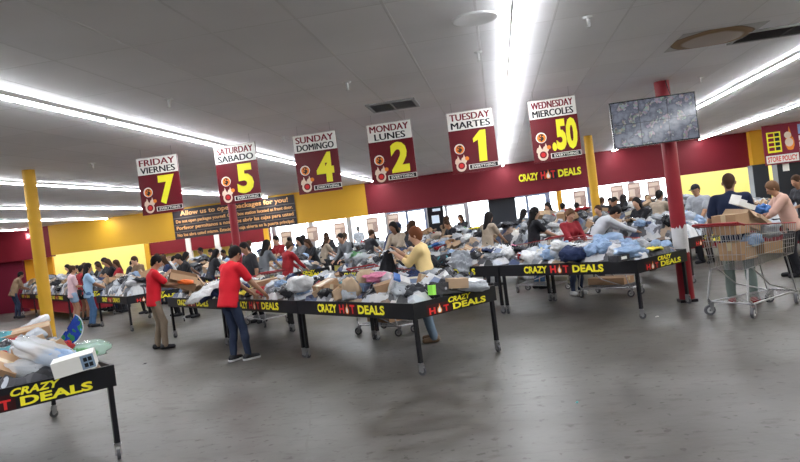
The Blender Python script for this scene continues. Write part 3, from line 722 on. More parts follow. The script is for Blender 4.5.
def heap_mat():
    m = bpy.data.materials.new('mixed_goods'); m.use_nodes = True; nt = m.node_tree; N = nt.nodes; L = nt.links; b = N['Principled BSDF']
    tc = N.new('ShaderNodeTexCoord'); v = N.new('ShaderNodeTexVoronoi'); v.inputs['Scale'].default_value = 7.5
    n = N.new('ShaderNodeTexNoise'); n.inputs['Scale'].default_value = 5; mx = N.new('ShaderNodeMix'); mx.data_type = 'RGBA'; mx.inputs['Factor'].default_value = .22
    L.new(tc.outputs['Object'], n.inputs['Vector']); L.new(tc.outputs['Object'], mx.inputs['A']); L.new(n.outputs['Color'], mx.inputs['B']); L.new(mx.outputs['Result'], v.inputs['Vector'])
    sp = N.new('ShaderNodeSeparateColor'); L.new(v.outputs['Color'], sp.inputs[0])
    r = N.new('ShaderNodeValToRGB'); r.color_ramp.interpolation = 'CONSTANT'; e = r.color_ramp.elements
    cols = [(.02, .02, .025), (.35, .36, .39), (.10, .10, .12), (.55, .55, .56), (.03, .05, .12), (.26, .28, .30), (.35, .25, .17), (.05, .05, .06), (.45, .48, .54), (.15, .16, .18), (.60, .58, .55), (.20, .13, .09)]
    e[0].position = 0; e[0].color = (*cols[0], 1); e[1].position = 1 / 12; e[1].color = (*cols[1], 1)
    for i, c in enumerate(cols[2:], 2): q = e.new(i / 12); q.color = (*c, 1)
    L.new(sp.outputs[0], r.inputs[0]); L.new(r.outputs[0], b.inputs['Base Color']); b.inputs['Roughness'].default_value = .5
    return m
M_heap = heap_mat()
def heap_fn(seed, hh):
    def f(u, v):      # u across 0..TW, v along 0..TL -> height above the tray
        x = u / TW * 2 - 1; y = v / TL * 2 - 1
        d = max(0, 1 - abs(x) ** 2.6) * max(0, 1 - abs(y) ** 5)
        n = .75 + .5 * noise.noise(Vector((u * 1.8, v * 1.8, seed * 7.7)))
        return .09 + (hh + .04) * d ** .6 * n
    return f
def make_heap(t, seed, f, where):
    nx, ny = 20, 38; vs = []
    for j in range(ny + 1):
        for i in range(nx + 1):
            u = .025 + (TW - .05) * i / nx; v = .025 + (TL - .05) * j / ny
            w = 0 if i in (0, nx) or j in (0, ny) else 1
            cr = (.5 - abs(noise.noise(Vector((u * 6, v * 6, seed))))) * .13 * w + .04 * w * noise.noise(Vector((u * 15, v * 15, seed)))
            vs.append((u, v, RIM - PH + .045 + max(.02, f(u, v) * (.8 if w else .6) + cr)))
    fs = [(j * (nx + 1) + i, j * (nx + 1) + i + 1, (j + 1) * (nx + 1) + i + 1, (j + 1) * (nx + 1) + i) for j in range(ny) for i in range(nx)]
    n = len(vs); ring = [i for i in range(nx + 1)] + [j * (nx + 1) + nx for j in range(1, ny + 1)] + [ny * (nx + 1) + i for i in range(nx - 1, -1, -1)] + [j * (nx + 1) for j in range(ny - 1, 0, -1)]
    low = {}
    for r_ in ring: low[r_] = len(vs); vs.append((vs[r_][0], vs[r_][1], RIM - PH + .042))
    for a, b_ in zip(ring, ring[1:] + ring[:1]): fs.append((b_, a, low[a], low[b_]))
    fs.append(tuple(low[r_] for r_ in reversed(ring)))
    me = bpy.data.meshes.new('goods_heap'); me.from_pydata(vs, [], fs); me.materials.append(M_heap); me.update()
    o = link('goods_heap', me); o.location = t.location; o.rotation_euler = t.rotation_euler
    tag(o, 'rumpled heap of mixed clothes and packets ' + where, 'goods', 'goods heaps ' + where, 'stuff'); return o
PICK = ['parcel'] * 6 + ['plastic_bag'] * 5 + ['garment'] * 7 + ['carton'] * 2 + ['open_carton'] + ['retail_box'] * 2
HEAPS = {}
for ti, (a, bb, lab, g, sk, hh, cnt, where) in enumerate(TABLES):
    t = place_table(a, bb, lab, g, sk); f = heap_fn(ti + 1, hh)
    make_heap(t, ti + 1, f, where)
    Mx = Matrix.Translation(t.location) @ Matrix.Rotation(t.rotation_euler.z, 4, 'Z')
    HEAPS[ti] = (Mx, f)
    rs = random.Random(100 + ti)
    nx_ = max(2, int(round(sqrt(cnt / 2.0)))); k = 0
    for q in range(cnt):
        # low-discrepancy spots over the tray
        u = .14 + (TW - .28) * ((q * .7548776 + .13 * ti) % 1); v = .16 + (TL - .32) * ((q * .5698403 + .31 * ti) % 1)
        kind = rs.choice(PICK)
        if ti == 4: kind = rs.choice(['parcel'] * 6 + ['plastic_bag'] * 7 + ['garment'] * 3 + ['retail_box'])
        if ti == 6: kind = rs.choice(['paper_bag'] * 2 + PICK)
        if ti == 0: kind = rs.choice(['plastic_bag', 'parcel', 'garment', 'carton', 'parcel', 'plastic_bag'])
        c = rs.choice(COLW[kind])
        if ti == 4 and kind == 'plastic_bag': c = rs.choice(['pale blue', 'pale blue', 'white', 'clear', 'pale grey'])
        sc_ = rs.uniform(.55, 1.0) * (1.25 if ti > 7 else 1.0)
        tilt = .25 if kind in ('garment',) else .55
        rot = (rs.uniform(-tilt, tilt), rs.uniform(-tilt, tilt), rs.uniform(0, 6.28))
        zz = RIM - PH + .045 + f(u, v) * .85 + {'garment': .035, 'parcel': .03, 'plastic_bag': .05, 'paper_bag': .06, 'carton': .03, 'open_carton': .05, 'retail_box': .03}[kind]
        P = Mx @ Vector((u, v, zz))
        item(kind, c, P, rot, where, sc_)
for t, m in skirt_list: skirt(t, m)

# special things picked out of the heaps
def on(ti, u, v, dz=0.0):
    Mx, f = HEAPS[ti]; return Mx @ Vector((u, v, RIM - PH + .045 + f(u, v) * .85 + dz))
def rotated(dx=0, dy=0, a=0): return (dx, dy, TANG + a)
M_bluegreen = None
def cloth_bg():
    m = bpy.data.materials.new('blue_green_print'); m.use_nodes = True; nt = m.node_tree; N = nt.nodes; L = nt.links; b = N['Principled BSDF']
    tc = N.new('ShaderNodeTexCoord'); w = N.new('ShaderNodeTexNoise'); w.inputs['Scale'].default_value = 9; L.new(tc.outputs['Object'], w.inputs['Vector'])
    r = N.new('ShaderNodeValToRGB'); e = r.color_ramp.elements; r.color_ramp.interpolation = 'CONSTANT'; e[0].position = 0; e[0].color = (.01, .05, .35, 1); e[1].position = .52; e[1].color = (.03, .22, .10, 1)
    q = e.new(.62); q.color = (.10, .35, .65, 1)
    L.new(w.outputs['Fac'], r.inputs[0]); L.new(r.outputs[0], b.inputs['Base Color']); b.inputs['Roughness'].default_value = .15
    return m
# folded half-round blue and green fan in clear wrap, standing up out of the nearest heap
hb = MB(); vs = []; n = 16
for i in range(n + 1):
    t_ = radians(-5 + 185 * i / n)
    for r_ in (.02, .20 + .012 * (i % 2)):
        for y in (-.012 + .008 * (i % 2), .012 + .008 * (i % 2)): vs.append((r_ * 1.15 * cos(t_), y, r_ * .95 * sin(t_)))
fs = []
for i in range(n):
    o_ = 4 * i; fs += [(o_, o_ + 4, o_ + 6, o_ + 2), (o_ + 1, o_ + 3, o_ + 7, o_ + 5), (o_ + 2, o_ + 6, o_ + 7, o_ + 3), (o_, o_ + 1, o_ + 5, o_ + 4)]
hb.add(vs, fs)
fan = hb.obj('folded_fan', cloth_bg())
fan.location = Vector((-3.957, 5.602, 1.060)); fan.rotation_euler = (radians(-14), radians(128), radians(12)); fan.scale = (.66, .66, .66)
tag(fan, 'blue and green half round folded fan standing in the heap near the yellow column', 'fan')
rim = MB(); pts = [(.245 * cos(radians(-8 + 191 * i / n)), 0, .205 * sin(radians(-8 + 191 * i / n))) for i in range(n + 1)]; rim.tube(pts, .007, 6); rim.obj('clear_edging', mat('pale_film', (.6, .7, .78), .15), fan)
# white box with printed side at the near corner
def face_box(x, y, z, m, side, name, loc, rot, label, cat='box'):
    b = MB().box(-x, x, -y, y, -z, z).obj(name, m); b.location = loc; b.rotation_euler = rot; tag(b, label, cat)
    return b
wb = face_box(.155, .10, .062, M_letter_w, None, 'retail_box', Vector((-3.454, 4.946, 0.860)), (radians(4), radians(-8), radians(28)), 'white box with a blue grey printed side at the corner of the nearest heap')
MB().box(.055, .152, -.1015, -.1, -.055, .055).obj('printed_panel', mat('pale_blue_print', (.25, .34, .46), .4), wb)
b = MB()
for i in (0, 1):
    for j in (0, 1): b.box(.075 + .035 * i, .103 + .035 * i, -.103, -.1015, -.04 + .045 * j, -.008 + .045 * j)
b.obj('picture_squares', M_letter_k, wb)
item('plastic_bag', 'red', Vector((-3.887, 5.445, 0.930)), (0, 0, 0), '', .55, 1, 'small red bag beside the white printed box in the nearest heap', m=PM['red'])
item('parcel', 'clear', Vector((-3.780, 5.040, 0.960)), (.2, .5, .6), '', 1.5, 2, 'long clear wrapped grey parcel lying below the blue and green fan', m=M_clear)
item('carton', 'cardboard', Vector((-4.908, 6.193, 0.980)), (.1, -.1, .6), '', (1.5, 1.2, 1), 2, 'long brown cardboard box at the back of the nearest heap')
item('carton', 'cardboard', Vector((-3.998, 4.851, 0.860)), (.3, .5, .3), '', 1.0, 1, 'brown cardboard box poking from the nearest heap above the panel')
item('parcel', 'white', Vector((-5.054, 6.566, 1.000)), (-.3, -.4, .8), '', 1.3, 3, 'white crumpled wrapper in front of the yellow column', m=PM['white'])
item('parcel', 'clear', Vector((-3.859, 4.934, 0.860)), (.1, .2, .5), '', 1.3, 1, 'clear film packet at the front of the nearest heap', m=M_clear)
item('parcel', 'clear', Vector((-3.811, 5.621, 0.860)), (.1, .0, .8), '', 1.3, 4, 'clear green tinted film packet behind the white printed box', m=see_through('green_film', (.4, .6, .5), .5, .15))
# table 1 (woman in yellow)
item('plastic_bag', 'pink', Vector((-1.564, 8.197, 1.020)), (0, 0, .6), '', (1.1, 1, .6), 2, 'bright pink plastic bag on the heap beside the held black cloth', m=PM['pink'])
bx = face_box(.10, .12, .10, PM['white'], None, 'retail_box', Vector((-1.222, 7.669, 0.930)), (radians(14), radians(26), radians(15)), 'tilted white box with a blue lid edge in the heap at the table middle')
MB().box(-.101, -.02, -.121, .121, .08, .102).obj('blue_lid_edge', PM['blue'], bx)
bx = face_box(.19, .07, .065, PM['charcoal'], None, 'appliance_box', Vector((-0.669, 7.551, 0.860)), (radians(-3), radians(4), radians(38)), 'dark grey appliance box with small pale icons near the table corner')
b = MB()
for k in range(3): disc(b, -.06 + .075 * k, .0, .016, -.0705, 0, 10)
b.obj('icons', PM['pale grey'], bx)
MB().box(-.235, -.192, -.072, .03, -.06, .05).obj('lime_tag', mat('lime_card', (.35, .85, .10), .5), bx)
item('carton', 'pale cardboard', Vector((-0.554, 7.584, 0.900)), (0, .1, .3), '', .75, 0, 'light brown carton on the side edge of the table with the pink bag', m=M_card2)
item('carton', 'cardboard', Vector((-2.374, 8.772, 0.920)), (.05, -.25, .9), '', .95, 0, 'orange brown cardboard box in the heap left of the kraft paper bags')
item('paper_bag', 'kraft', Vector((-1.723, 8.275, 0.980)), (.1, .1, .5), '', (.95, .9, .8), 0, 'tall kraft paper bag below the pink plastic bag')
item('paper_bag', 'kraft', Vector((-1.866, 8.082, 0.930)), (.1, -.5, .2), '', .75, 1, 'kraft paper bag leaning at the panel edge below the taller one')
item('parcel', 'pale grey', Vector((-0.419, 7.711, 0.860)), (.1, .2, .4), '', 1.3, 1, 'grey wrapped parcel hanging over the end of the table side panel', m=PM['pale grey'])
# clothes over table behind
item('garment', 'pale grey', Vector((-0.705, 11.402, 0.880)), (.7, -.5, .9), '', (1.1, 1.1, 1.6), 1, 'pale grey garment spilling over the black panel behind the woman in yellow', m=CM['pale grey'])
item('garment', 'black', Vector((-1.347, 11.886, 0.900)), (.1, .1, .4), '', 1.7, 2, 'black jacket sprawled on the heap just behind the woman in yellow', m=CM['black'])
item('garment', 'black', Vector((-9.143, 26.029, 1.120)), (.1, .25, .3), '', 2.3, 3, 'large navy coat draped over the heap below the dark banner corner', m=CM['navy'])
item('open_carton', 'cardboard', Vector((-6.065, 16.995, 1.000)), (.5, .4, .3), '', 1.3, 0, 'open brown carton lying on its side under the navy coat')
item('carton', 'cardboard', Vector((-3.648, 10.016, 0.950)), (0, -.1, .5), '', 1.15, 0, 'wide brown cardboard box behind the arm of the man in navy jeans')
item('garment', 'navy', Vector((-4.367, 10.021, 0.950)), (.1, -.2, .8), '', 1.7, 4, 'navy and white striped jacket piled next to the man in navy jeans', m=CM['navy'])
item('garment', 'white', Vector((-4.443, 9.579, 0.980)), (.1, -.4, .8), '', (1.3, .8, 1), 5, 'white striped garment on the heap between the red shirted men', m=CM['white'])
item('plastic_bag', 'white', Vector((-2.802, 9.023, 0.980)), (0, 0, .5), '', 1.15, 1, 'large white plastic bag bundle at the join of the two centre tables', m=PM['white'])
item('plastic_bag', 'pale blue', Vector((1.492, 10.219, 0.980)), (0, 0, .5), '', 1.5, 1, 'large pale blue bag bundle heaped before the red column', m=PM['pale blue'])
item('plastic_bag', 'pale blue', Vector((1.590, 9.184, 0.900)), (0, 0, 1.5), '', (1.9, 1.3, .8), 2, 'wide pale blue quilted bag at the panel in front of the red column', m=PM['pale blue'])
item('plastic_bag', 'white', Vector((0.899, 10.155, 0.980)), (0, .3, .5), '', (1.5, 1, 1), 3, 'peaked white plastic bag right below the woman in dark red', m=PM['white'])
item('plastic_bag', 'navy', Vector((0.976, 9.888, 0.900)), (0, 0, 2.5), '', 1.2, 0, 'slate blue bag under the peaked white bag', m=CM['navy'])
item('carton', 'pale cardboard', Vector((1.314, 10.445, 0.900)), (0, 0, .4), '', .6, 1, 'small pale carton between the white and the pale blue bags', m=M_card2)
bx = face_box(.11, .08, .04, PM['charcoal'], None, 'retail_box', Vector((1.424, 8.905, 0.860)), (0, 0, radians(40)), 'small dark box with a white label against the black panel')
MB().box(-.05, .05, -.082, -.08, -.015, .02).obj('white_label', M_letter_w, bx)

# ------------------------------------------------------------------ shopping carts
M_wire = mat('chrome_wire', (.42, .42, .44), .3, .85)
M_handle = mat('red_plastic', (.24, .012, .016), .4)
def make_cart(label, loc, rz):
    t = thing('shopping_cart', label, 'shopping cart', loc, rz)
    # local: +x front of the cart, handle at -x
    L0, L1 = -.42, .46; zb0, zb1, zt0, zt1 = .52, .58, 1.0, .92
    def wt(x): return .27 - .05 * (x - L0) / (L1 - L0)           # half width top
    def cor(s, x, k):   # k 0 bottom..1 top
        zb = zb0 + (zb1 - zb0) * (x - L0) / (L1 - L0); zt = zt0 + (zt1 - zt0) * (x - L0) / (L1 - L0)
        wb = wt(x) * .8; return Vector((x + (.0 if k == 0 else .0), s * (wb + (wt(x) - wb) * k), zb + (zt - zb) * k))
    fx0, fx1 = L0 + .05, L1
    b = MB(); r = .0028
    for s in (-1, 1):
        for i in range(25):
            x = L0 + (L1 - L0) * i / 24; b.cyl(cor(s, x, 0), cor(s, x + .03 * (i / 24), 1), r, 4, caps=False)
        for k in (0, .25, .5, .75): b.cyl(cor(s, L0, k), cor(s, L1, k) + Vector((.03 * k, 0, 0)), r * 1.3, 4, caps=False)
    for x, m_ in ((L0, 9), (L1, 9)):
        for i in range(m_ + 1):
            k = i / m_; p = cor(-1, x, 0).lerp(cor(1, x, 0), k); q = cor(-1, x, 1).lerp(cor(1, x, 1), k) + Vector((.03 if x > 0 else 0, 0, 0)); b.cyl(p, q, r, 4, caps=False)
        for k in (0, .33, .66): b.cyl(cor(-1, x, k), cor(1, x, k), r * 1.3, 4, caps=False)
    for i in range(17): x = L0 + (L1 - L0) * i / 16; b.cyl(cor(-1, x, 0), cor(1, x, 0), r, 4, caps=False)
    b.obj('wire_basket', M_wire, t)
    b = MB(); c4 = [cor(-1, L0, 1), cor(-1, L1, 1) + Vector((.03, 0, 0)), cor(1, L1, 1) + Vector((.03, 0, 0)), cor(1, L0, 1), cor(-1, L0, 1)]
    b.tube(c4, .007, 8); b.obj('rim_rail', M_handle, t)
    b = MB(); b.tube([(L0 - .02, -.27, 1.0), (L0 - .12, -.27, 1.03), (L0 - .12, .27, 1.03), (L0 - .02, .27, 1.0)], .014, 8); b.obj('handle', M_handle, t)
    b = MB()
    for s in (-1, 1):
        b.tube([(L0 + .02, s * .22, .52), (L0 - .05, s * .24, .2), (L0 + .0, s * .25, .15), (L1 + .02, s * .16, .15)], .011, 8)
        b.tube([(L0 + .10, s * .215, .53), (L0 + .38, s * .2, .30), (L1 - .05, s * .17, .16)], .009, 8)
        b.tube([(L1 - .12, s * .17, .56), (L1 - .02, s * .17, .15)], .008, 8)
    b.tube([(L0, -.25, .15), (L0, .25, .15)], .011, 8); b.tube([(L1 + .02, -.16, .15), (L1 + .02, .16, .15)], .011, 8)
    for i in range(8): y = -.15 + .3 * i / 7; b.cyl((L0, y * 1.3, .165), (L1, y, .165), .004, 4)
    b.obj('chassis', M_wire, t)
    for x, y in ((L0, -.25), (L0, .25), (L1, -.15), (L1, .15)):
        k = MB(); k.box(-.02, .02, -.026, -.021, .05, .14).box(-.02, .02, .021, .026, .05, .14).box(-.02, .02, -.026, .026, .135, .14).cyl((0, 0, .13), (0, 0, .16), .012, 8)
        f = k.obj('castor_fork', M_chrome, t); f.location = (x, y, 0); f.rotation_euler = (0, 0, random.uniform(-.6, .6))
        MB().cyl((-.02, -.015, .058), (-.02, .015, .058), .058, 18).cyl((-.02, -.017, .058), (-.02, .017, .058), .034, 14, mi=1).cyl((-.02, -.019, .058), (-.02, .019, .058), .012, 10).obj('wheel', [M_tyre, mat('grey_hub', (.5, .5, .5), .4)], f)
    return t
def cart_world(t, x, y, z): return Matrix.Translation(t.location) @ Matrix.Rotation(t.rotation_euler.z, 4, 'Z') @ Vector((x * t.scale.x, y * t.scale.x, z * t.scale.z))
c1 = make_cart('shopping cart loaded with cartons, pushed by the man in navy with red shoes', (3.06, 9.10, 0), radians(36))
c1.scale = (1.16, 1.16, 1.12)
c2 = make_cart('shopping cart with a brown carton on its rack, before the woman in dark red', (1.70, 11.72, 0), radians(-41))
c3 = make_cart('shopping cart beside the woman in black', (.62, 13.25, 0), radians(139))
c4 = make_cart('shopping cart behind the table with the pink bag, near the woman in yellow', (-1.86, 10.18, 0), radians(-43))
pp = Vector((-4.739, 12.508, -0.000)); c5 = make_cart('shopping cart behind the table of the man in navy jeans', (pp.x, pp.y + .2, 0), radians(139))
pp = Vector((-12.700, 20.751, 0.000)); make_cart('shopping cart behind the tables near the young woman in light blue', (pp.x, pp.y, 0), radians(139))
c6 = make_cart('shopping cart at the picture edge beside the woman in peach', (5.2, 10.6, 0), radians(80))
def in_cart(t, kind, c, x, y, z, rot, label, sc=1.0, idx=None, m=None):
    o = item(kind, c, cart_world(t, x, y, z), (rot[0], rot[1], rot[2] + t.rotation_euler.z), '', sc, idx, label, m=m); return o
in_cart(c1, 'carton', 'cardboard', -.28, 0, 1.0, (0, 0, 0), 'brown carton stacked highest at the handle end of the loaded cart', (.85, 1.5, 1.7), 0)
in_cart(c1, 'open_carton', 'pale cardboard', .0, .05, 1.02, (.1, .3, .2), 'open pale carton on top of the loaded cart behind the white box', 1.1, 0, M_card2)
in_cart(c1, 'carton', 'cardboard', -.22, .0, .70, (0, 0, 0), 'brown carton at the bottom of the loaded cart under the highest carton', (1, 1.4, 1.5), 0)
in_cart(c1, 'carton', 'cardboard', .18, .0, .68, (0, .1, .1), 'long brown carton lying in the front of the loaded cart', (1.1, 1.2, 1.2), 2)
in_cart(c1, 'plastic_bag', 'clear', -.1, -.1, .80, (0, 0, 0), 'clear bag with blue goods pressed against the wires of the loaded cart', .8, 1, PM['pale blue'])
in_cart(c1, 'plastic_bag', 'pale grey', .33, .0, .88, (0, 0, 1), 'pale blue grey cloth bundle at the front of the loaded cart', 1.1, 2, CM['pale grey'])
in_cart(c1, 'carton', 'pale cardboard', .15, .0, .98, (0, .35, .3), 'flat pale carton sloping over the front of the loaded cart', (1.2, 1, .4), 2, M_card2)
wbx = face_box(.12, .095, .03, M_letter_w, None, 'flat_box', cart_world(c1, -.08, -.02, 1.20), (radians(10), radians(22), radians(20)), 'white box lid lying on top of the loaded cart')
MB().box(-.12, -.115, -.095, .095, .03, .09).box(-.115, .12, .09, .095, .03, .07).obj('raised_flap', M_letter_w, wbx)
in_cart(c1, 'plastic_bag', 'blue', .16, -.08, 1.12, (0, 0, .2), 'bright blue pouch next to the white box lid in the loaded cart', .62, 0, PM['blue'])
in_cart(c2, 'carton', 'cardboard', .0, .0, .255, (0, 0, 0), 'long brown carton on the lower rack of the cart before the woman in dark red', (1.7, 1.2, .9), 2)
in_cart(c2, 'plastic_bag', 'grey', .0, .0, .72, (0, 0, 0), 'dark grey bag filling the basket of the cart before the woman in dark red', 1.4, 2, CM['charcoal'])
in_cart(c3, 'plastic_bag', 'charcoal', .0, .0, .72, (0, 0, 0), 'charcoal bag in the cart beside the woman in black', 1.4, 3, CM['charcoal'])
in_cart(c4, 'carton', 'cardboard', .0, .0, .25, (0, 0, 0), 'brown carton on the lower rack of the cart beneath the table with the pink bag', (1.4, 1.4, .9), 2)
in_cart(c4, 'carton', 'cardboard', .0, .0, .67, (0, 0, .1), 'brown carton in the basket of the cart beneath the table with the pink bag', (1.5, 1.3, 1.1), 0)
# ------------------------------------------------------------------ people
class SDF:
    """smooth union of tapered capsules on a grid, meshed by surface nets"""
    def __init__(s, vox): s.p = []; s.vox = vox; s.cuts = []
    def cone(s, a, b, ra, rb, k=.02, fr=None, sc=None): s.p.append((np.array(a, float), np.array(b, float), ra, rb, k, fr, sc)); return s
    def ball(s, c, r, k=.02, fr=None, sc=None): return s.cone(c, c, r, r, k, fr, sc)
    def cut(s, pt, n): s.cuts.append((np.array(pt, float), np.array(n, float) / np.linalg.norm(n))); return s   # removes the side n points to
    def build(s, name, m, parent=None, sharp=False, rumple=0.0, seed=0, fn=None):
        vx = s.vox; lo = np.full(3, 1e9); hi = -lo
        for a, b, ra, rb, k, fr, sc in s.p:
            r = max(ra, rb) * (max(sc) if sc is not None else 1) + 2.5 * vx
            lo = np.minimum(lo, np.minimum(a, b) - r); hi = np.maximum(hi, np.maximum(a, b) + r)
        n = np.ceil((hi - lo) / vx).astype(int) + 1
        F = np.full(n, 1.0, np.float32); ax = [lo[i] + vx * np.arange(n[i]) for i in range(3)]
        for a, b, ra, rb, k, fr, sc in s.p:
            r = max(ra, rb) * (max(sc) if sc is not None else 1) + k + 3 * vx
            i0 = np.maximum(0, np.floor((np.minimum(a, b) - r - lo) / vx).astype(int)); i1 = np.minimum(n, np.ceil((np.maximum(a, b) + r - lo) / vx).astype(int) + 1)
            X, Y, Z = np.meshgrid(ax[0][i0[0]:i1[0]], ax[1][i0[1]:i1[1]], ax[2][i0[2]:i1[2]], indexing='ij')
            P = np.stack([X - a[0], Y - a[1], Z - a[2]], -1); d = b - a
            if fr is not None:
                P = P @ fr.T; d = fr @ d
                P = P / np.array(sc); d = d / np.array(sc)
            dd = float(d @ d); t = np.clip((P @ d) / dd, 0, 1) if dd > 1e-9 else np.zeros(P.shape[:3])
            D = np.sqrt(((P - t[..., None] * d) ** 2).sum(-1)) - (ra + (rb - ra) * t)
            if sc is not None: D = D * min(sc)
            G = F[i0[0]:i1[0], i0[1]:i1[1], i0[2]:i1[2]]
            h = np.clip(.5 + .5 * (G - D) / k, 0, 1)
            F[i0[0]:i1[0], i0[1]:i1[1], i0[2]:i1[2]] = G * (1 - h) + D * h - k * h * (1 - h)
        if s.cuts or fn:
            X, Y, Z = np.meshgrid(*ax, indexing='ij')
            for pt, nn in s.cuts: F = np.maximum(F, (X - pt[0]) * nn[0] + (Y - pt[1]) * nn[1] + (Z - pt[2]) * nn[2])
            if fn: F = np.maximum(F, fn(X, Y, Z))
        return link(name, nets(F, lo, vx, name, m, rumple, seed), parent)
def nets(F, lo, vx, name, m, rumple=0, seed=0):
    F = F.copy(); 
    for ax in range(3):
        sl = [slice(None)] * 3
        for e in (0, -1): sl[ax] = e; F[tuple(sl)] = np.maximum(F[tuple(sl)], .01)
    neg = F < 0
    n = F.shape; c = tuple(k - 1 for k in n)
    cnt = np.zeros(c, np.int8); pos = np.zeros(c + (3,), np.float32)
    for ax in range(3):
        o1, o2 = [q for q in range(3) if q != ax]
        sa = [slice(None)] * 3; sb = [slice(None)] * 3; sa[ax] = slice(0, -1); sb[ax] = slice(1, None)
        A = F[tuple(sa)]; B = F[tuple(sb)]; cr = (A < 0) != (B < 0)
        t = np.where(cr, A / np.where(cr, A - B, 1), 0)
        for u in (0, 1):
            for v in (0, 1):
                sl = [None] * 3; sl[ax] = slice(None); sl[o1] = slice(u, u + c[o1]); sl[o2] = slice(v, v + c[o2])
                q = cr[tuple(sl)]; tt = t[tuple(sl)]
                cnt += q; pos[..., ax] += np.where(q, tt, 0); pos[..., o1] += q * u; pos[..., o2] += q * v
    act = cnt > 0; idx = np.full(c, -1, np.int64); I = np.argwhere(act); idx[act] = np.arange(len(I))
    V = (I + pos[act] / cnt[act][:, None]) * vx + lo
    quads = []
    for ax in range(3):
        o1, o2 = [(1, 2), (2, 0), (0, 1)][ax]
        sa = [slice(1, -1)] * 3; sb = [slice(1, -1)] * 3; sa[ax] = slice(0, -1); sb[ax] = slice(1, None)
        A = neg[tuple(sa)]; B = neg[tuple(sb)]; E = np.argwhere(A != B)
        if not len(E): continue
        flip = A[tuple(E.T)]
        off = np.ones(3, int); off[ax] = 0; E = E + off
        def g(d1, d2):
            q = E.copy(); q[:, o1] -= d1; q[:, o2] -= d2; return idx[tuple(q.T)]
        Q = np.stack([g(1, 1), g(0, 1), g(0, 0), g(1, 0)], 1)
        Q[~flip] = Q[~flip][:, ::-1]; quads.append(Q)
    Q = np.concatenate(quads) if quads else np.zeros((0, 4), int)
    me = bpy.data.meshes.new(name)
    me.vertices.add(len(V)); 
    if rumple:
        W = V * 17 + seed; V = V.copy()
        V[:, 0] += rumple * np.sin(W[:, 2] * 1.3 + 2 * np.sin(W[:, 0] + W[:, 1])); V[:, 1] += rumple * np.sin(W[:, 2] * 1.1 + 1.5 * np.sin(W[:, 0] * 1.4) + 2)
    me.vertices.foreach_set('co', V.astype(np.float32).ravel())
    me.loops.add(Q.size); me.loops.foreach_set('vertex_index', Q.ravel().astype(np.int32))
    me.polygons.add(len(Q)); me.polygons.foreach_set('loop_start', np.arange(0, Q.size, 4, dtype=np.int32)); me.polygons.foreach_set('loop_total', np.full(len(Q), 4, np.int32))
    me.polygons.foreach_set('use_smooth', [True] * len(Q)); me.update(calc_edges=True); me.validate(); me.materials.append(m); return me

SKIN = {'light': mat('skin_light', (.50, .29, .20), .5), 'tan': mat('skin_tan', (.36, .19, .115), .5), 'brown': mat('skin_brown', (.20, .10, .06), .5)}
HAIRC = {'black': mat('hair_black', (.010, .008, .008), .75, spec=.15), 'brown': mat('hair_brown', (.045, .022, .012), .75, spec=.15), 'auburn': mat('hair_auburn', (.15, .05, .02), .75, spec=.2), 'light': mat('hair_light_brown', (.12, .06, .03), .75, spec=.2), 'grey': mat('hair_grey', (.22, .21, .20), .5)}
M_eye = mat('eye_dark', (.02, .015, .012), .2)
def nrm(v): v = np.array(v, float); return v / np.linalg.norm(v)
def ik(a, t, l1, l2, pole):
    a = np.array(a, float); t = np.array(t, float); d = t - a; L = np.linalg.norm(d)
    if L > (l1 + l2) * .995: t = a + d / L * (l1 + l2) * .995; d = t - a; L = np.linalg.norm(d)
    L = max(L, .12); u = d / np.linalg.norm(d); x = (l1 * l1 - l2 * l2 + L * L) / (2 * L); hgt = sqrt(max(0, l1 * l1 - x * x))
    p = np.array(pole, float); p = p - (p @ u) * u; p = nrm(p); return a + u * x + p * hgt, t
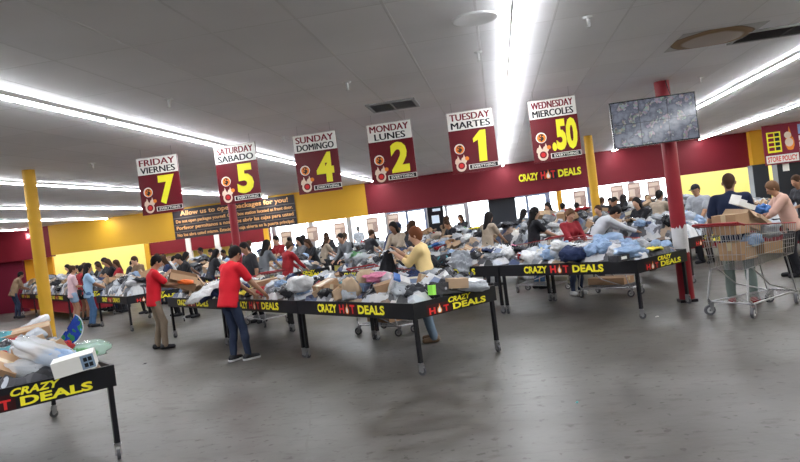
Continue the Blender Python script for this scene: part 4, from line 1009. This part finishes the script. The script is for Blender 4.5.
def person(label, x, y, face, h=1.7, lean=0., hands=None, head=(0, 0), shirt=('red', 'short'), legs=('jeans', 'long'), skin='tan', hair=('black', 'short'),
           shoes='black', build=1.0, fem=False, feet=None, detail=1, group=None, twist=0., neckdrop=0., sole=None, sit=None):
    """face: world heading in degrees; local x right, y forward. hands: ((x,y,z) right, (x,y,z) left) in metres for a 1.75 m figure"""
    s = h / 1.75
    t = thing('person', label, 'person', (x, y, 0), radians(face - 90), group)
    vb = {0: .021, 1: .010}[detail]; vc = {0: .024, 1: .014}[detail]
    th = radians(lean); up = np.array([0, sin(th), cos(th)]); fwd = np.array([0, cos(th), -sin(th)])
    tw = radians(twist); rt = np.array([cos(tw), -sin(tw), 0]); fwd = fwd * cos(tw) + np.array([1, 0, 0]) * sin(tw)
    pel = np.array([0, -.12 * sin(th), .94]); feet = feet or ((.11, .02), (-.11, -.03))
    nb = pel + up * .54; sh = pel + up * .475
    fr = np.array([rt, np.cross(up, rt) , up]); fr[1] = np.cross(fr[2], fr[0])
    wS = (.175 if fem else .188) * build
    S_ = lambda p: np.array(p, float) * s
    hp, hy = radians(head[0]), radians(head[1])
    # head axes: pitch down positive
    hf = nrm(np.array([sin(hy) * cos(hp), cos(hy) * cos(hp), -sin(hp)])); hr = nrm(np.cross(hf, [0, 0, 1])); hu = np.cross(hr, hf)
    hc = nb + nrm(up * .8 + hu * .2 + hf * .25) * .15 + hf * .012 - np.array([0, 0, neckdrop])
    hfr = np.array([hr, hf, hu])
    Hd = lambda X, Y, Z: S_(hc + hr * X + hf * Y + hu * Z)
    shR, shL = sh + rt * wS, sh - rt * wS
    hands = hands or ((.24, .12, .80), (-.24, .10, .80))
    arms = []
    for sd, so, tg in ((1, shR, hands[0]), (-1, shL, hands[1])):
        el, wr = ik(so, tg, .285, .25, np.array([sd * .32, -.45, -1.0])); arms.append((sd, so, el, wr))
    lg = []
    for sd, (fx, fy) in zip((1, -1), feet):
        hip = pel + np.array([sd * .095, 0, -.03]); an = np.array([fx, fy, .085]); kn, an = ik(hip, an, .425, .415, (sd * .05, 1, 0)); lg.append((sd, hip, kn, an, np.array([fx, fy, 0])))
    b = SDF(vb * s)
    bd = build
    # trunk
    for z0, z1, r0, r1, sx in ((.0, .22, .076, .070, 1.25), (.22, .42, .070, .080, 1.3)):
        b.cone(S_(pel + up * z0), S_(pel + up * z1), r0 * s * bd, r1 * s * bd, .05, fr, (sx, 1, 1))
    b.cone(S_(shR - rt * .03), S_(shL + rt * .03), .042 * s, .042 * s, .03)
    b.cone(S_(nb - up * .05), S_(hc - hu * .07), .062 * s, .052 * s, .03)
    # head: cranium, face, jaw, nose, ears, brow
    b.cone(Hd(0, -.012, .035), Hd(0, -.006, .02), .088 * s, .088 * s, .02, hfr, (.88, 1.06, 1.08))
    b.cone(Hd(0, .028, -.02), Hd(0, .030, -.075), .062 * s, .042 * s, .03, hfr, (1.0, 1.0, 1.0))
    b.cone(Hd(0, .094, .005), Hd(0, .108, -.028), .008 * s, .013 * s, .012)
    for sd in (1, -1): b.cone(Hd(sd * .080, -.008, .01), Hd(sd * .083, -.012, -.02), .014 * s, .010 * s, .01); b.ball(Hd(sd * .028, .085, .012), .012 * s, .012)
    b.cone(Hd(-.018, .088, -.052), Hd(.018, .088, -.052), .008 * s, .008 * s, .008)
    # limbs
    for sd, so, el, wr in arms:
        b.cone(S_(so), S_(el), .040 * s * bd, .038 * s * bd, .03); b.cone(S_(el), S_(wr), .040 * s * bd, .027 * s * bd, .015)
        d = nrm(wr - el); side = nrm(np.cross(d, [0, 0, 1]) if abs(d[2]) < .9 else np.cross(d, [0, 1, 0])); pn = np.cross(side, d)
        inn = -sd * side if (side @ rt) * sd > 0 else side * -1 * sd
        pf = nrm(np.array([-pn[0], -pn[1], -abs(pn[2])]) if pn[2] > 0 else pn)
        pc = wr + d * .09
        b.cone(S_(wr), S_(wr + d * .025), .026 * s, .026 * s, .012)
        b.cone(S_(wr + d * .04 + side * .018), S_(pc + side * .022), .019 * s, .016 * s, .012); b.cone(S_(wr + d * .04 - side * .018), S_(pc - side * .022), .019 * s, .016 * s, .012)
        for q, (o_, ln) in enumerate(((-.033, .068), (-.011, .080), (.012, .075), (.034, .058))):
            a0 = pc + side * o_; a1 = a0 + nrm(d + pf * .35 + side * o_ * 2) * ln * .52; a2 = a1 + nrm(d * .6 + pf * .9) * ln * .48
            rf = .0098 if detail else .012
            b.cone(S_(a0), S_(a1), rf * s, rf * .92 * s, .004); b.cone(S_(a1), S_(a2), rf * .92 * s, rf * .8 * s, .004)
        ts = nrm(inn); a0 = wr + d * .03 + ts * .022; a1 = a0 + nrm(d * .7 + ts * .8) * .042; a2 = a1 + nrm(d + pf * .5) * .032
        b.cone(S_(a0), S_(a1), .014 * s, .011 * s, .008); b.cone(S_(a1), S_(a2), .011 * s, .009 * s, .004)
    lk = 1.0 if legs[1] == 'shorts' else .72
    for sd, hip, kn, an, ft in lg:
        b.cone(S_(hip), S_(kn), .068 * s * bd * lk, .052 * s * bd * lk, .03); b.cone(S_(kn), S_(kn * .62 + an * .38 + np.array([0, -.018, 0])), .050 * s * bd * lk, .052 * s * bd * lk, .02); b.cone(S_(kn * .62 + an * .38 + np.array([0, -.015, 0])), S_(an), .050 * s * bd * lk, .032 * s * lk, .02)
        fd = nrm(np.array([sd * .18, 1, 0])); b.cone(S_(ft + np.array([0, 0, .05]) - fd * .03), S_(ft + fd * .13 + np.array([0, 0, .032])), .036 * s, .028 * s, .02)
    b.build('body', SKIN[skin], t)
    if detail:
        for sd in (1, -1):
            e = SDF(.004).ball(Hd(sd * .030, .090, .008), .0095 * s, .002); e.build('eye', M_eye, t)
    # shirt
    sc, sl = shirt[:2]; c = SDF(vc * s); g = .014
    tr = ((-.10, .20, .132, .116, 1.36), (.20, .40, .116, .128, 1.34))
    if fem: tr = ((-.08, .16, .134, .102, 1.32), (.16, .38, .102, .114, 1.30))
    for z0, z1, r0, r1, sx in tr: c.cone(S_(pel + up * z0), S_(pel + up * z1), r0 * s * bd, r1 * s * bd, .06, fr, (sx, 1, 1))
    if fem:
        for sd in (1, -1): c.ball(S_(pel + up * .34 + rt * sd * .07 + fr[1] * .085), .062 * s * bd, .05)
    c.cone(S_(shR - rt * .045), S_(shL + rt * .045), .066 * s * bd, .066 * s * bd, .05)
    c.cone(S_(sh + up * .02), S_(nb - up * .012), .072 * s, .060 * s, .03)
    for sd, so, el, wr in arms:
        if sl == 'short':
            mid = so + (el - so) * .72; c.cone(S_(so), S_(mid), .063 * s * bd, .062 * s * bd, .03); c.cut(S_(mid), el - so) if False else None
        elif sl == 'long': c.cone(S_(so), S_(el), .063 * s * bd, .052 * s * bd, .03); c.cone(S_(el), S_(wr - (wr - el) * .06), .051 * s * bd, .038 * s * bd, .02)
        elif sl == 'half': c.cone(S_(so), S_(el), .063 * s * bd, .055 * s * bd, .03); c.cone(S_(el), S_(el + (wr - el) * .35), .053 * s * bd, .046 * s, .02)
    c.cut(S_(pel + up * -.13), -up)
    smat = sc if not isinstance(sc, str) else CM[sc]
    shirt_o = c.build('shirt', smat, t, rumple=.004 * s, seed=x * 3)
    # trousers
    lc, ll = legs; c = SDF(vc * s)
    c.cone(S_(pel + np.array([0, 0, .07])), S_(pel + np.array([0, 0, -.05])), .098 * s * bd * (1.04 if fem else 1), .106 * s * bd * (1.06 if fem else 1), .04, np.eye(3), (1.3, 1, 1))
    for sd, hip, kn, an, ft in lg:
        if ll == 'long':
            c.cone(S_(hip), S_(kn), .078 * s * bd, .066 * s * bd, .03); c.cone(S_(kn), S_(an + np.array([0, 0, -.02])), .066 * s * bd, .056 * s * bd, .02)
        elif ll == 'slim':
            c.cone(S_(hip), S_(kn), .078 * s * bd, .060 * s * bd, .03); c.cone(S_(kn), S_(kn * .6 + an * .4), .060 * s * bd, .058 * s * bd, .02); c.cone(S_(kn * .6 + an * .4), S_(an), .058 * s * bd, .044 * s * bd, .02)
        else:
            c.cone(S_(hip), S_(hip + (kn - hip) * .42), .086 * s * bd, .088 * s * bd, .03)
    c.cut(S_(pel + np.array([0, 0, .12])), (0, 0, 1)); c.cut((0, 0, .035), (0, 0, -1))
    pm = lc if not isinstance(lc, str) else {'jeans': M_denim, 'blue jeans': M_denim2, 'khaki': M_khaki, 'sage': M_sage, 'grey blue': M_gblue}.get(lc) or CM[lc]
    c.build('shorts' if ll == 'shorts' else 'trousers', pm, t, rumple=.004 * s, seed=x * 5)
    for sd, hip, kn, an, ft in lg:
        fd = nrm(np.array([sd * .18, 1, 0])); c = SDF((.009 if detail else .018) * s)
        c.cone(S_(ft + np.array([0, 0, .05]) - fd * .045), S_(ft + fd * .145 + np.array([0, 0, .035])), .048 * s, .040 * s, .02); c.cone(S_(ft + np.array([0, 0, .07]) - fd * .02), S_(an + np.array([0, 0, .0])), .046 * s, .044 * s, .02)
        c.cut((0, 0, .003), (0, 0, -1)); c.cut(S_((0, 0, .10)), (0, 0, 1))
        sho = c.build('shoe', mat('leather_' + shoes.replace(' ', '_'), PAL[shoes], .5), t)
        if detail and sole:
            c = SDF(.008); c.cone(S_(ft + np.array([0, 0, .02]) - fd * .047), S_(ft + fd * .147 + np.array([0, 0, .02])), .053 * s, .045 * s, .01); c.cut((0, 0, .002), (0, 0, -1)); c.cut((0, 0, .03), (0, 0, 1)); c.build('sole', mat('sole_' + sole, PAL[sole], .6), sho)
    # hair
    hcn, hs = hair[:2]; hm = HAIRC[hcn]; c = SDF(vc * .8 * s)
    if hs != 'cap':
        k = {'buzz': .090, 'short': .099, 'curly': .104}.get(hs, .102)
        c.ball(Hd(0, -.016, .040), k * s, .02, hfr, (.90, 1.07, 1.06))
        c.cone(Hd(0, -.05, .0), Hd(0, -.055, -.05), .066 * s, .045 * s, .02)
        if hs == 'long': c.cone(Hd(0, -.055, .0), S_(sh - fr[1] * .08 - up * .06), .078 * s, .055 * s, .03, hfr, (1.15, .8, 1)); c.cone(Hd(.06, -.02, -.02), Hd(.065, -.04, -.13), .03 * s, .03 * s, .02); c.cone(Hd(-.06, -.02, -.02), Hd(-.065, -.04, -.13), .03 * s, .03 * s, .02)
        if hs == 'ponytail': c.ball(Hd(0, -.12, .05), .03 * s, .01); c.cone(Hd(0, -.13, .05), Hd(0, -.16, -.04), .034 * s, .030 * s, .01); c.cone(Hd(0, -.16, -.04), Hd(0, -.13, -.20), .030 * s, .014 * s, .02)
        if hs == 'bun': c.ball(Hd(0, -.09, .10), .045 * s, .01)
        # keep the face clear
        fpt = Hd(0, .058 if hs != 'curly' else .07, .045); nn = S_(hf * .92 - hu * .36)
        side_pt = S_(hc + hf * .012)
        def clear(X, Y, Z, fpt=fpt, nn=nrm(nn)):
            return (X - fpt[0]) * nn[0] + (Y - fpt[1]) * nn[1] + (Z - fpt[2]) * nn[2]
        c.build('hair', hm, t, fn=clear)
    else:
        c.cone(Hd(0, -.045, .0), Hd(0, -.05, -.05), .062 * s, .045 * s, .02); c.ball(Hd(0, -.02, .03), .092 * s, .02, hfr, (.90, 1.04, 1.0))
        fpt = Hd(0, .0, .02); nn = nrm(S_(hf)); c.cut(fpt, nn); c.build('hair', hm, t)
        c = SDF(vc * .8 * s); c.ball(Hd(0, -.012, .045), .099 * s, .02, hfr, (.92, 1.06, 1.0)); c.cut(Hd(0, 0, .045), -hu)
        cp = c.build('cap', CM['black'] if len(hair) < 3 else CM[hair[2]], t)
        c = SDF(.006 if detail else .014); c.ball(Hd(0, .10, .052), .075 * s, .002, hfr, (1.0, 1.0, .12 if detail else .25)); c.build('brim', CM['black'] if len(hair) < 3 else CM[hair[2]], cp)
    return t, dict(Hd=Hd, arms=arms, pel=pel, up=up, fr=fr, s=s, sh=sh, nb=nb)
M_denim = mat('dark_denim', (.022, .032, .065), .8, bump=.3, bscale=30, var=.25); M_denim2 = mat('mid_denim', (.07, .15, .29), .8, bump=.3, bscale=30, var=.25)
M_khaki = mat('khaki_cotton', (.19, .145, .105), .8, bump=.2, bscale=25, var=.1); M_sage = mat('sage_cotton', (.16, .20, .185), .8, var=.12); M_gblue = mat('grey_blue_cotton', (.14, .19, .25), .8, var=.12)
M_redshirt = mat('red_jersey', (.62, .012, .025), .8, bump=.25, bscale=14, var=.06); M_yshirt = mat('pale_yellow_cotton', (.78, .58, .27), .8, bump=.25, bscale=14, var=.06)
M_maroon = mat('maroon_cotton', (.24, .014, .022), .8, bump=.25, bscale=14, var=.1); M_navyshirt = mat('navy_jersey', (.007, .013, .040), .8, bump=.2, bscale=14, var=.1)
M_pinkb = mat('peach_blouse', (.50, .31, .25), .8, bump=.2, bscale=10, var=.12); M_olive = mat('olive_cotton', (.12, .115, .065), .8, var=.1)
M_lblue = mat('light_blue_cotton', (.33, .50, .70), .8, var=.1); M_pinkw = mat('pale_pink_cotton', (.62, .42, .45), .8, var=.12); M_lgrey = mat('light_grey_cotton', (.55, .57, .62), .8, bump=.2, bscale=14, var=.1)
M_denshort = mat('pale_denim', (.26, .36, .50), .8, var=.15)

def heading(x, y, tx, ty): return math.degrees(atan2(ty - y, tx - x))
# the man holding the carton
p = Vector((-5.980, 10.901, 0.000))
man1, I1 = person('man in red t-shirt and khaki trousers holding an open carton over the table', p.x, p.y, 38, 1.61, lean=6, hands=((.13, .46, 1.14), (-.16, .42, 1.10)), head=(28, 0),
    shirt=(M_redshirt, 'short'), legs=(M_khaki, 'long'), hair=('black', 'short'), shoes='black', feet=((.13, .06), (-.10, -.04)))
def near(t, lx, ly, lz): return Matrix.Translation(t.location) @ Matrix.Rotation(t.rotation_euler.z, 4, 'Z') @ Vector((lx, ly, lz))
q = near(man1, .0, .50, 1.12)
item('open_carton', 'cardboard', q, (.15, .35, radians(30)), '', 1.35, 0, 'open brown carton held by the man in khaki trousers', m=M_card)
item('parcel', 'red', near(man1, .22, .50, 1.10), (.1, .2, .3), '', .85, 2, 'bright orange parcel held against the carton by the man in khaki trousers', m=mat('orange_film', (.85, .16, .03), .35))
# the man leaning over the table
p = Vector((-3.848, 9.064, 0.000))
man2, I2 = person('man in red t-shirt and navy jeans reaching into the heap, white soled shoes', p.x, p.y, 58, 1.64, lean=14, hands=((.30, .50, .84), (-.08, .46, .95)), head=(35, -10),
    shirt=(M_redshirt, 'short'), legs=(M_denim, 'slim'), hair=('black', 'short'), shoes='black', sole='white', build=1.05, feet=((.14, .10), (-.07, -.02)))
# woman in yellow
p = Vector((-1.072, 9.127, 0.000))
w1, I3 = person('woman with auburn hair in a pale yellow top holding up a black cloth', p.x, p.y, 176, 1.56, lean=4, hands=((.14, .42, 1.42), (-.02, .40, 1.36)), head=(10, 0),
    shirt=(M_yshirt, 'half'), legs=(M_gblue, 'long'), hair=('auburn', 'curly'), skin='light', shoes='brown', build=1.12, fem=True)
bk = MB(); n = 14; vs = []
for j in range(n + 1):
    for i in range(n + 1):
        u = i / n - .5; v = j / n
        vs.append((u * (.10 + .40 * v) , .03 * sin(u * 16 + v * 3) * v + .02 * sin(v * 7), -v * .62 - .04 * abs(u) * 2))
vs2 = [(x_, y_ + .008, z_) for x_, y_, z_ in vs]; N_ = n + 1
fs = [(j * N_ + i, (j + 1) * N_ + i, (j + 1) * N_ + i + 1, j * N_ + i + 1) for j in range(n) for i in range(n)]
bk.add(vs, fs, 0, True); bk.add(vs2, [f[::-1] for f in fs], 0, True)
for f in ([(i, i + 1) for i in range(n)], [(n * N_ + i + 1, n * N_ + i) for i in range(n)], [((j + 1) * N_, j * N_) for j in range(n)], [(j * N_ + n, (j + 1) * N_ + n) for j in range(n)]):
    bk.add(vs + vs2, [(a, b_, b_ + N_ * N_, a + N_ * N_) for a, b_ in f], 0, True)
o = bk.obj('garment', CM['black']); q = near(w1, .05, .49, 1.30); o.location = q; o.rotation_euler = (0, .12, radians(20))
tag(o, 'black cloth held up by the woman in pale yellow', 'clothing')
# bag strap
def strap(t, I, m, name='bag_strap'):
    s = I['s']; a = (I['sh'] + I['up'] * .07 + I['fr'][0] * -.10) * s; pts = []
    fr, up, pel = I['fr'], I['up'], I['pel']
    b = MB()
    for sd in (1, -1):
        pts = [(pel + up * (.50 - .5 * k / 8) + fr[0] * (-.10 + .26 * k / 8) + fr[1] * sd * (.05 + .105 * sin(pi * min(1, k / 5)) if k < 5 else .155 - .02 * (k - 5))) * s for k in range(9)]
        for p0, p1 in zip(pts[:-1], pts[1:]): b.cyl(p0, p1, .011 * s, 6)
    b.obj(name, m, t)
# woman dark red
p = Vector((1.203, 12.347, 0.000))
w2, I4 = person('woman in a dark red top with a ponytail sorting the heap before the red column', p.x - .02, p.y - .1, -58, 1.53, lean=3, hands=((.16, .36, 1.0), (-.16, .34, 1.0)), head=(30, 8),
    shirt=(M_maroon, 'half'), legs=(M_denim, 'slim'), hair=('light', 'ponytail'), skin='light', shoes='white', fem=True)
# woman in black
w3, I5 = person('woman in a black top with long dark hair standing beside a shopping cart', *Vector((0.619, 13.718, 0)).xy, 20, 1.62, lean=4, hands=((.12, .44, 1.1), (-.12, .46, 1.12)), head=(14, 5),
    shirt=('black', 'short'), legs=(M_denim2, 'slim'), hair=('black', 'long'), skin='light', shoes='black', fem=True, build=1.08)
# person bending in light grey
w4, I6 = person('person in light grey long sleeves bending over a heap, dark strap across the back', *Vector((1.680, 12.933, 0)).xy, 10, 1.70, lean=48, hands=((.2, .75, .98), (-.15, .72, .98)), head=(45, 0),
    shirt=(M_lgrey, 'long'), legs=('charcoal', 'long'), hair=('black', 'short'), skin='tan', shoes='black')
strap(w4, I6, CM['black'])
# man in navy
p = Vector((3.043, 9.541, 0.000))
m3, I7 = person('man in navy t-shirt and bright red shoes with a loaded shopping cart', p.x, p.y + .05, 68, 1.76, lean=3, hands=((.20, .40, 1.05), (-.34, .14, .88)), head=(14, 0),
    shirt=(M_navyshirt, 'short'), legs=(M_sage, 'long'), hair=('brown', 'buzz'), skin='brown', shoes='red', build=1.03, feet=((.15, .02), (-.13, .12)))
# woman in peach
w5, I8 = person('woman with short brown hair in a peach top beside the loaded cart', *Vector((4.560, 11.692, 0)).xy, 172, 1.60, lean=16, hands=((.16, .50, 1.02), (-.16, .48, 1.0)), head=(26, 0),
    shirt=(M_pinkb, 'half'), legs=('black', 'long'), hair=('light', 'curly'), skin='tan', shoes='black', fem=True, build=1.2)
# man grey cap
m4, I9 = person('man in a grey t-shirt and dark cap at the low red counter', *Vector((4.179, 15.073, 0)).xy, 215, 1.68, lean=4, head=(15, 0), hands=((.2, .35, 1.0), (-.2, .3, .95)),
    shirt=('pale grey', 'short'), legs=('black', 'long'), hair=('black', 'cap'), shoes='black', build=1.15)
person('person with brown hair in a charcoal top beyond the woman in peach', *Vector((5.673, 13.777, 0)).xy, 200, 1.62, lean=8, head=(20, 0), hands=((.2, .4, 1.1), (-.2, .4, 1.1)),
    shirt=('charcoal', 'short'), legs=('black', 'long'), hair=('brown', 'short'), skin='tan', fem=True)
# two young women and companion by the yellow column
wA, IA = person('young woman in a pale pink top and denim shorts near the yellow column', *Vector((-11.406, 16.623, 0.000)).xy, 50, 1.58, lean=3, head=(12, 10), hands=((.12, .32, 1.1), (-.18, .2, .95)),
    shirt=(M_pinkw, 'short'), legs=(M_denshort, 'shorts'), hair=('brown', 'bun'), skin='tan', shoes='brown', fem=True)
wB, IB = person('young woman in a light blue t-shirt and blue jeans with long dark hair', *Vector((-10.332, 15.679, 0.000)).xy, 40, 1.60, lean=2, head=(12, 0), hands=((.16, .38, 1.05), (-.16, .36, 1.05)),
    shirt=(M_lblue, 'short'), legs=('blue jeans', 'slim'), hair=('black', 'long'), skin='tan', shoes='black', fem=True)
strap(wB, IB, CM['black'])
bg = MB(); bg.box(-.10, .10, -.04, .04, -.14, 0).box(-.105, .105, -.045, .045, -.07, .0); o = bg.obj('handbag', CM['black']); o.location = near(wB, .0, -.20, .98); o.rotation_euler = (0, 0, wB.rotation_euler.z)
tag(o, 'black shoulder bag hanging behind the young woman in light blue', 'bag')
person('person in a red top and black shorts between the two young women', *Vector((-11.894, 17.767, 0.000)).xy, 60, 1.56, lean=2, head=(12, 0), shirt=('red', 'short'), legs=('black', 'shorts'), hair=('black', 'short'), skin='brown', shoes='black', fem=True)
# mid distance figures
person('man in a navy jacket and cap bending over a heap under the yellow fascia end', *Vector((-2.579, 15.402, 0)).xy, -10, 1.72, lean=22, head=(30, 0), hands=((.2, .5, 1.0), (-.1, .5, 1.0)), shirt=('navy', 'long'), legs=('black', 'long'), hair=('black', 'cap', 'navy'), build=1.15)
person('person in a grey top and blue jeans standing near the posters on the windows', *Vector((-6.229, 29.615, 0)).xy, 110, 1.70, head=(5, 0), shirt=('grey', 'short'), legs=('blue jeans', 'slim'), hair=('black', 'short'), detail=0, build=.95)
person('woman in a royal blue top with long black hair beyond the navy coat heap', *Vector((-7.879, 24.998, 0)).xy, 160, 1.62, lean=6, head=(10, 0), hands=((.15, .4, 1.0), (-.15, .4, 1.0)), shirt=(mat('royal_blue_cotton', (.03, .07, .34), .8), 'long'), legs=('black', 'slim'), hair=('black', 'long'), fem=True, detail=0)
person('woman with brown hair in an olive top bending over the heap behind the carton holder', *Vector((-12.225, 24.402, 0)).xy, -60, 1.62, lean=28, head=(45, 0), hands=((.15, .5, .95), (-.15, .5, .95)), shirt=(M_olive, 'short'), legs=('black', 'slim'), hair=('light', 'long'), skin='light', fem=True)
person('woman in a black top reaching down, below the end of the dark banner', *Vector((-14.621, 31.151, 0)).xy, 250, 1.62, lean=18, head=(25, 0), hands=((.15, .5, .95), (-.15, .5, .95)), shirt=('black', 'short'), legs=('black', 'slim'), hair=('brown', 'long'), skin='light', fem=True, detail=0)
person('woman in black with bare arms facing the banner side', *Vector((-12.373, 29.122, 0)).xy, 200, 1.60, lean=20, head=(25, 0), hands=((.15, .5, .95), (-.15, .5, .95)), shirt=('black', 'short'), legs=('black', 'slim'), hair=('brown', 'long'), skin='light', fem=True, detail=0)
person('man in a faded red t-shirt with white chest print beyond the carton holder', *Vector((-21.919, 38.097, 0)).xy, -70, 1.66, lean=8, head=(20, 0), hands=((.2, .4, 1.0), (-.2, .4, 1.0)), shirt=(mat('faded_red_cotton', (.42, .06, .06), .8), 'short'), legs=('black', 'long'), hair=('black', 'short'), detail=0, build=1.1)
person('person in a grey green top with back turned beside the man in faded red', *Vector((-21.915, 39.735, 0)).xy, 90, 1.66, lean=20, head=(30, 0), shirt=(mat('grey_green_cotton', (.17, .18, .14), .8), 'short'), legs=('charcoal', 'long'), hair=('black', 'short'), detail=0, build=1.15)
person('man with dark hair just ahead of the man in navy jeans across the table', *Vector((-4.971, 13.051, 0)).xy, 230, 1.66, lean=10, head=(25, 0), shirt=('charcoal', 'short'), legs=('black', 'long'), hair=('black', 'short'), detail=0)
person('man in a black shirt leaning over goods under the red fascia', *Vector((2.953, 19.407, 0)).xy, -60, 1.72, lean=30, head=(30, 0), hands=((.2, .6, 1.0), (-.2, .6, 1.0)), shirt=('black', 'short'), legs=('black', 'long'), hair=('black', 'short'), skin='tan', detail=0, build=1.15)
person('woman with light brown hair bending over the goods near the red column', *Vector((3.599, 18.872, 0)).xy, -120, 1.62, lean=25, head=(40, 0), hands=((.1, .5, .95), (-.1, .5, .95)), shirt=('black', 'short'), legs=('black', 'slim'), hair=('light', 'long'), skin='light', fem=True, detail=0)
person('person in a red shirt near the black kiosk by the glass doors', *Vector((-2.827, 29.723, 0)).xy, -90, 1.68, lean=5, shirt=('red', 'short'), legs=('black', 'long'), hair=('black', 'short'), detail=0)
# the crowd between the rear rows
rs = random.Random(5)
CROWD = [(-16.68, 21.17, 47), (-15.04, 22.43, 227), (-13.66, 21.14, 227), (-12.94, 20.47, 227), (-12.19, 19.77, 227), (-11.42, 19.05, 227), (-10.73, 20.13, 47), (-10.2, 19.64, 47), (-7.47, 15.37, 227), (-7.84, 17.44, 47), (-9.14, 23.3, 47), (-7.43, 19.85, 227), (-8.06, 22.29, 47), (-6.77, 19.23, 227), (-6.27, 18.77, 227), (-4.75, 14.55, 47), (-5.32, 17.88, 227), (-4.94, 17.52, 227), (-5.79, 22.97, 227), (-4.56, 19.03, 47), (-3.73, 16.39, 227), (-2.24, 15.0, 227), (-2.38, 17.0, 47), (-2.55, 19.95, 227), (-1.28, 18.76, 227), (-0.32, 15.07, 47), (0.56, 18.91, 47), (1.39, 22.78, 47), (1.56, 20.76, 227), (2.32, 21.91, 47), (2.95, 21.33, 47), (3.75, 23.37, 227), (3.56, 20.76, 47), (4.71, 22.47, 227), (3.56, 16.11, 47), (-15.91, 23.24, 227), (-14.43, 21.86, 227), (-12.6, 20.16, 227), (-11.8, 19.41, 227), (-13.15, 22.39, 47), (-9.98, 17.71, 227), (-11.14, 20.52, 47), (-8.26, 16.1, 227), (-9.35, 18.84, 47), (-10.32, 22.54, 227), (-9.63, 21.89, 227), (-8.8, 21.13, 227), (-8.36, 20.71, 227), (-5.6, 15.35, 47), (-6.32, 20.67, 47), (-5.28, 19.7, 47), (-3.59, 18.12, 47), (-3.91, 21.21, 227), (-1.72, 21.03, 47), (-1.22, 23.35, 227), (1.95, 22.25, 47), (2.27, 15.45, 227), (4.16, 22.98, 227), (2.95, 14.82, 227)]
crowd = ['brown', 'brown', 'grey', 'black', 'charcoal', 'red', 'pale grey', 'white', 'black', 'charcoal', 'pink', 'black', 'charcoal', 'black', 'red', 'red', 'grey', 'black', 'charcoal', 'black', 'grey', 'beige', 'charcoal', 'navy', 'black', 'beige', 'grey', 'white', 'beige', 'brown', 'charcoal', 'brown', 'black', 'charcoal', 'beige', 'charcoal', 'black', 'grey', 'black', 'charcoal', 'brown', 'black', 'navy', 'charcoal', 'grey', 'white', 'black', 'charcoal', 'grey', 'black', 'beige', 'charcoal', 'black', 'brown', 'charcoal', 'black', 'grey', 'brown', 'black']
for i, col in enumerate(crowd):
    hgt = rs.uniform(1.52, 1.72)
    dpt = CROWD[i]
    hx, hy, hface = dpt
    fem = rs.random() < .55
    ux = hx / hy
    zone = 'by the lemon yellow wall' if ux < -.60 else 'below the dark banner' if ux < -.40 else 'past the banner end' if ux < -.24 else 'below the yellow fascia end' if ux < -.18 else 'before the glass doors' if ux < 0 else 'behind the woman in black' if ux < .12 else 'before the column side windows'
    person('shopper in %s top with %s hair in the crowd %s' % (col, 'long' if fem else 'short', zone), hx, hy, hface + rs.uniform(-15, 15), hgt, lean=rs.uniform(5, 25), head=(rs.uniform(10, 30), 0),
           hands=((.15, .45, 1.0), (-.15, .45, 1.0)), shirt=(col, rs.choice(['short', 'long'])), legs=(rs.choice(['black', 'jeans', 'charcoal']), 'slim'), hair=(rs.choice(['black', 'black', 'brown']), 'long' if fem else 'short'),
           skin=rs.choice(['tan', 'light', 'brown']), fem=fem, detail=0, group='shoppers in the crowd ' + zone + ' ' + col)

# ------------------------------------------------------------------ daylight
w = bpy.data.worlds.new('daylight'); SC.world = w; w.use_nodes = True
bgn = w.node_tree.nodes['Background']; bgn.inputs[0].default_value = (.86, .93, 1, 1); bgn.inputs[1].default_value = 5.0
SC.cycles.use_denoising = True
SC.cycles.max_bounces = 8
SC.cycles.diffuse_bounces = 4
SC.cycles.glossy_bounces = 3
SC.cycles.transparent_max_bounces = 12
SC.cycles.sample_clamp_indirect = 4.0
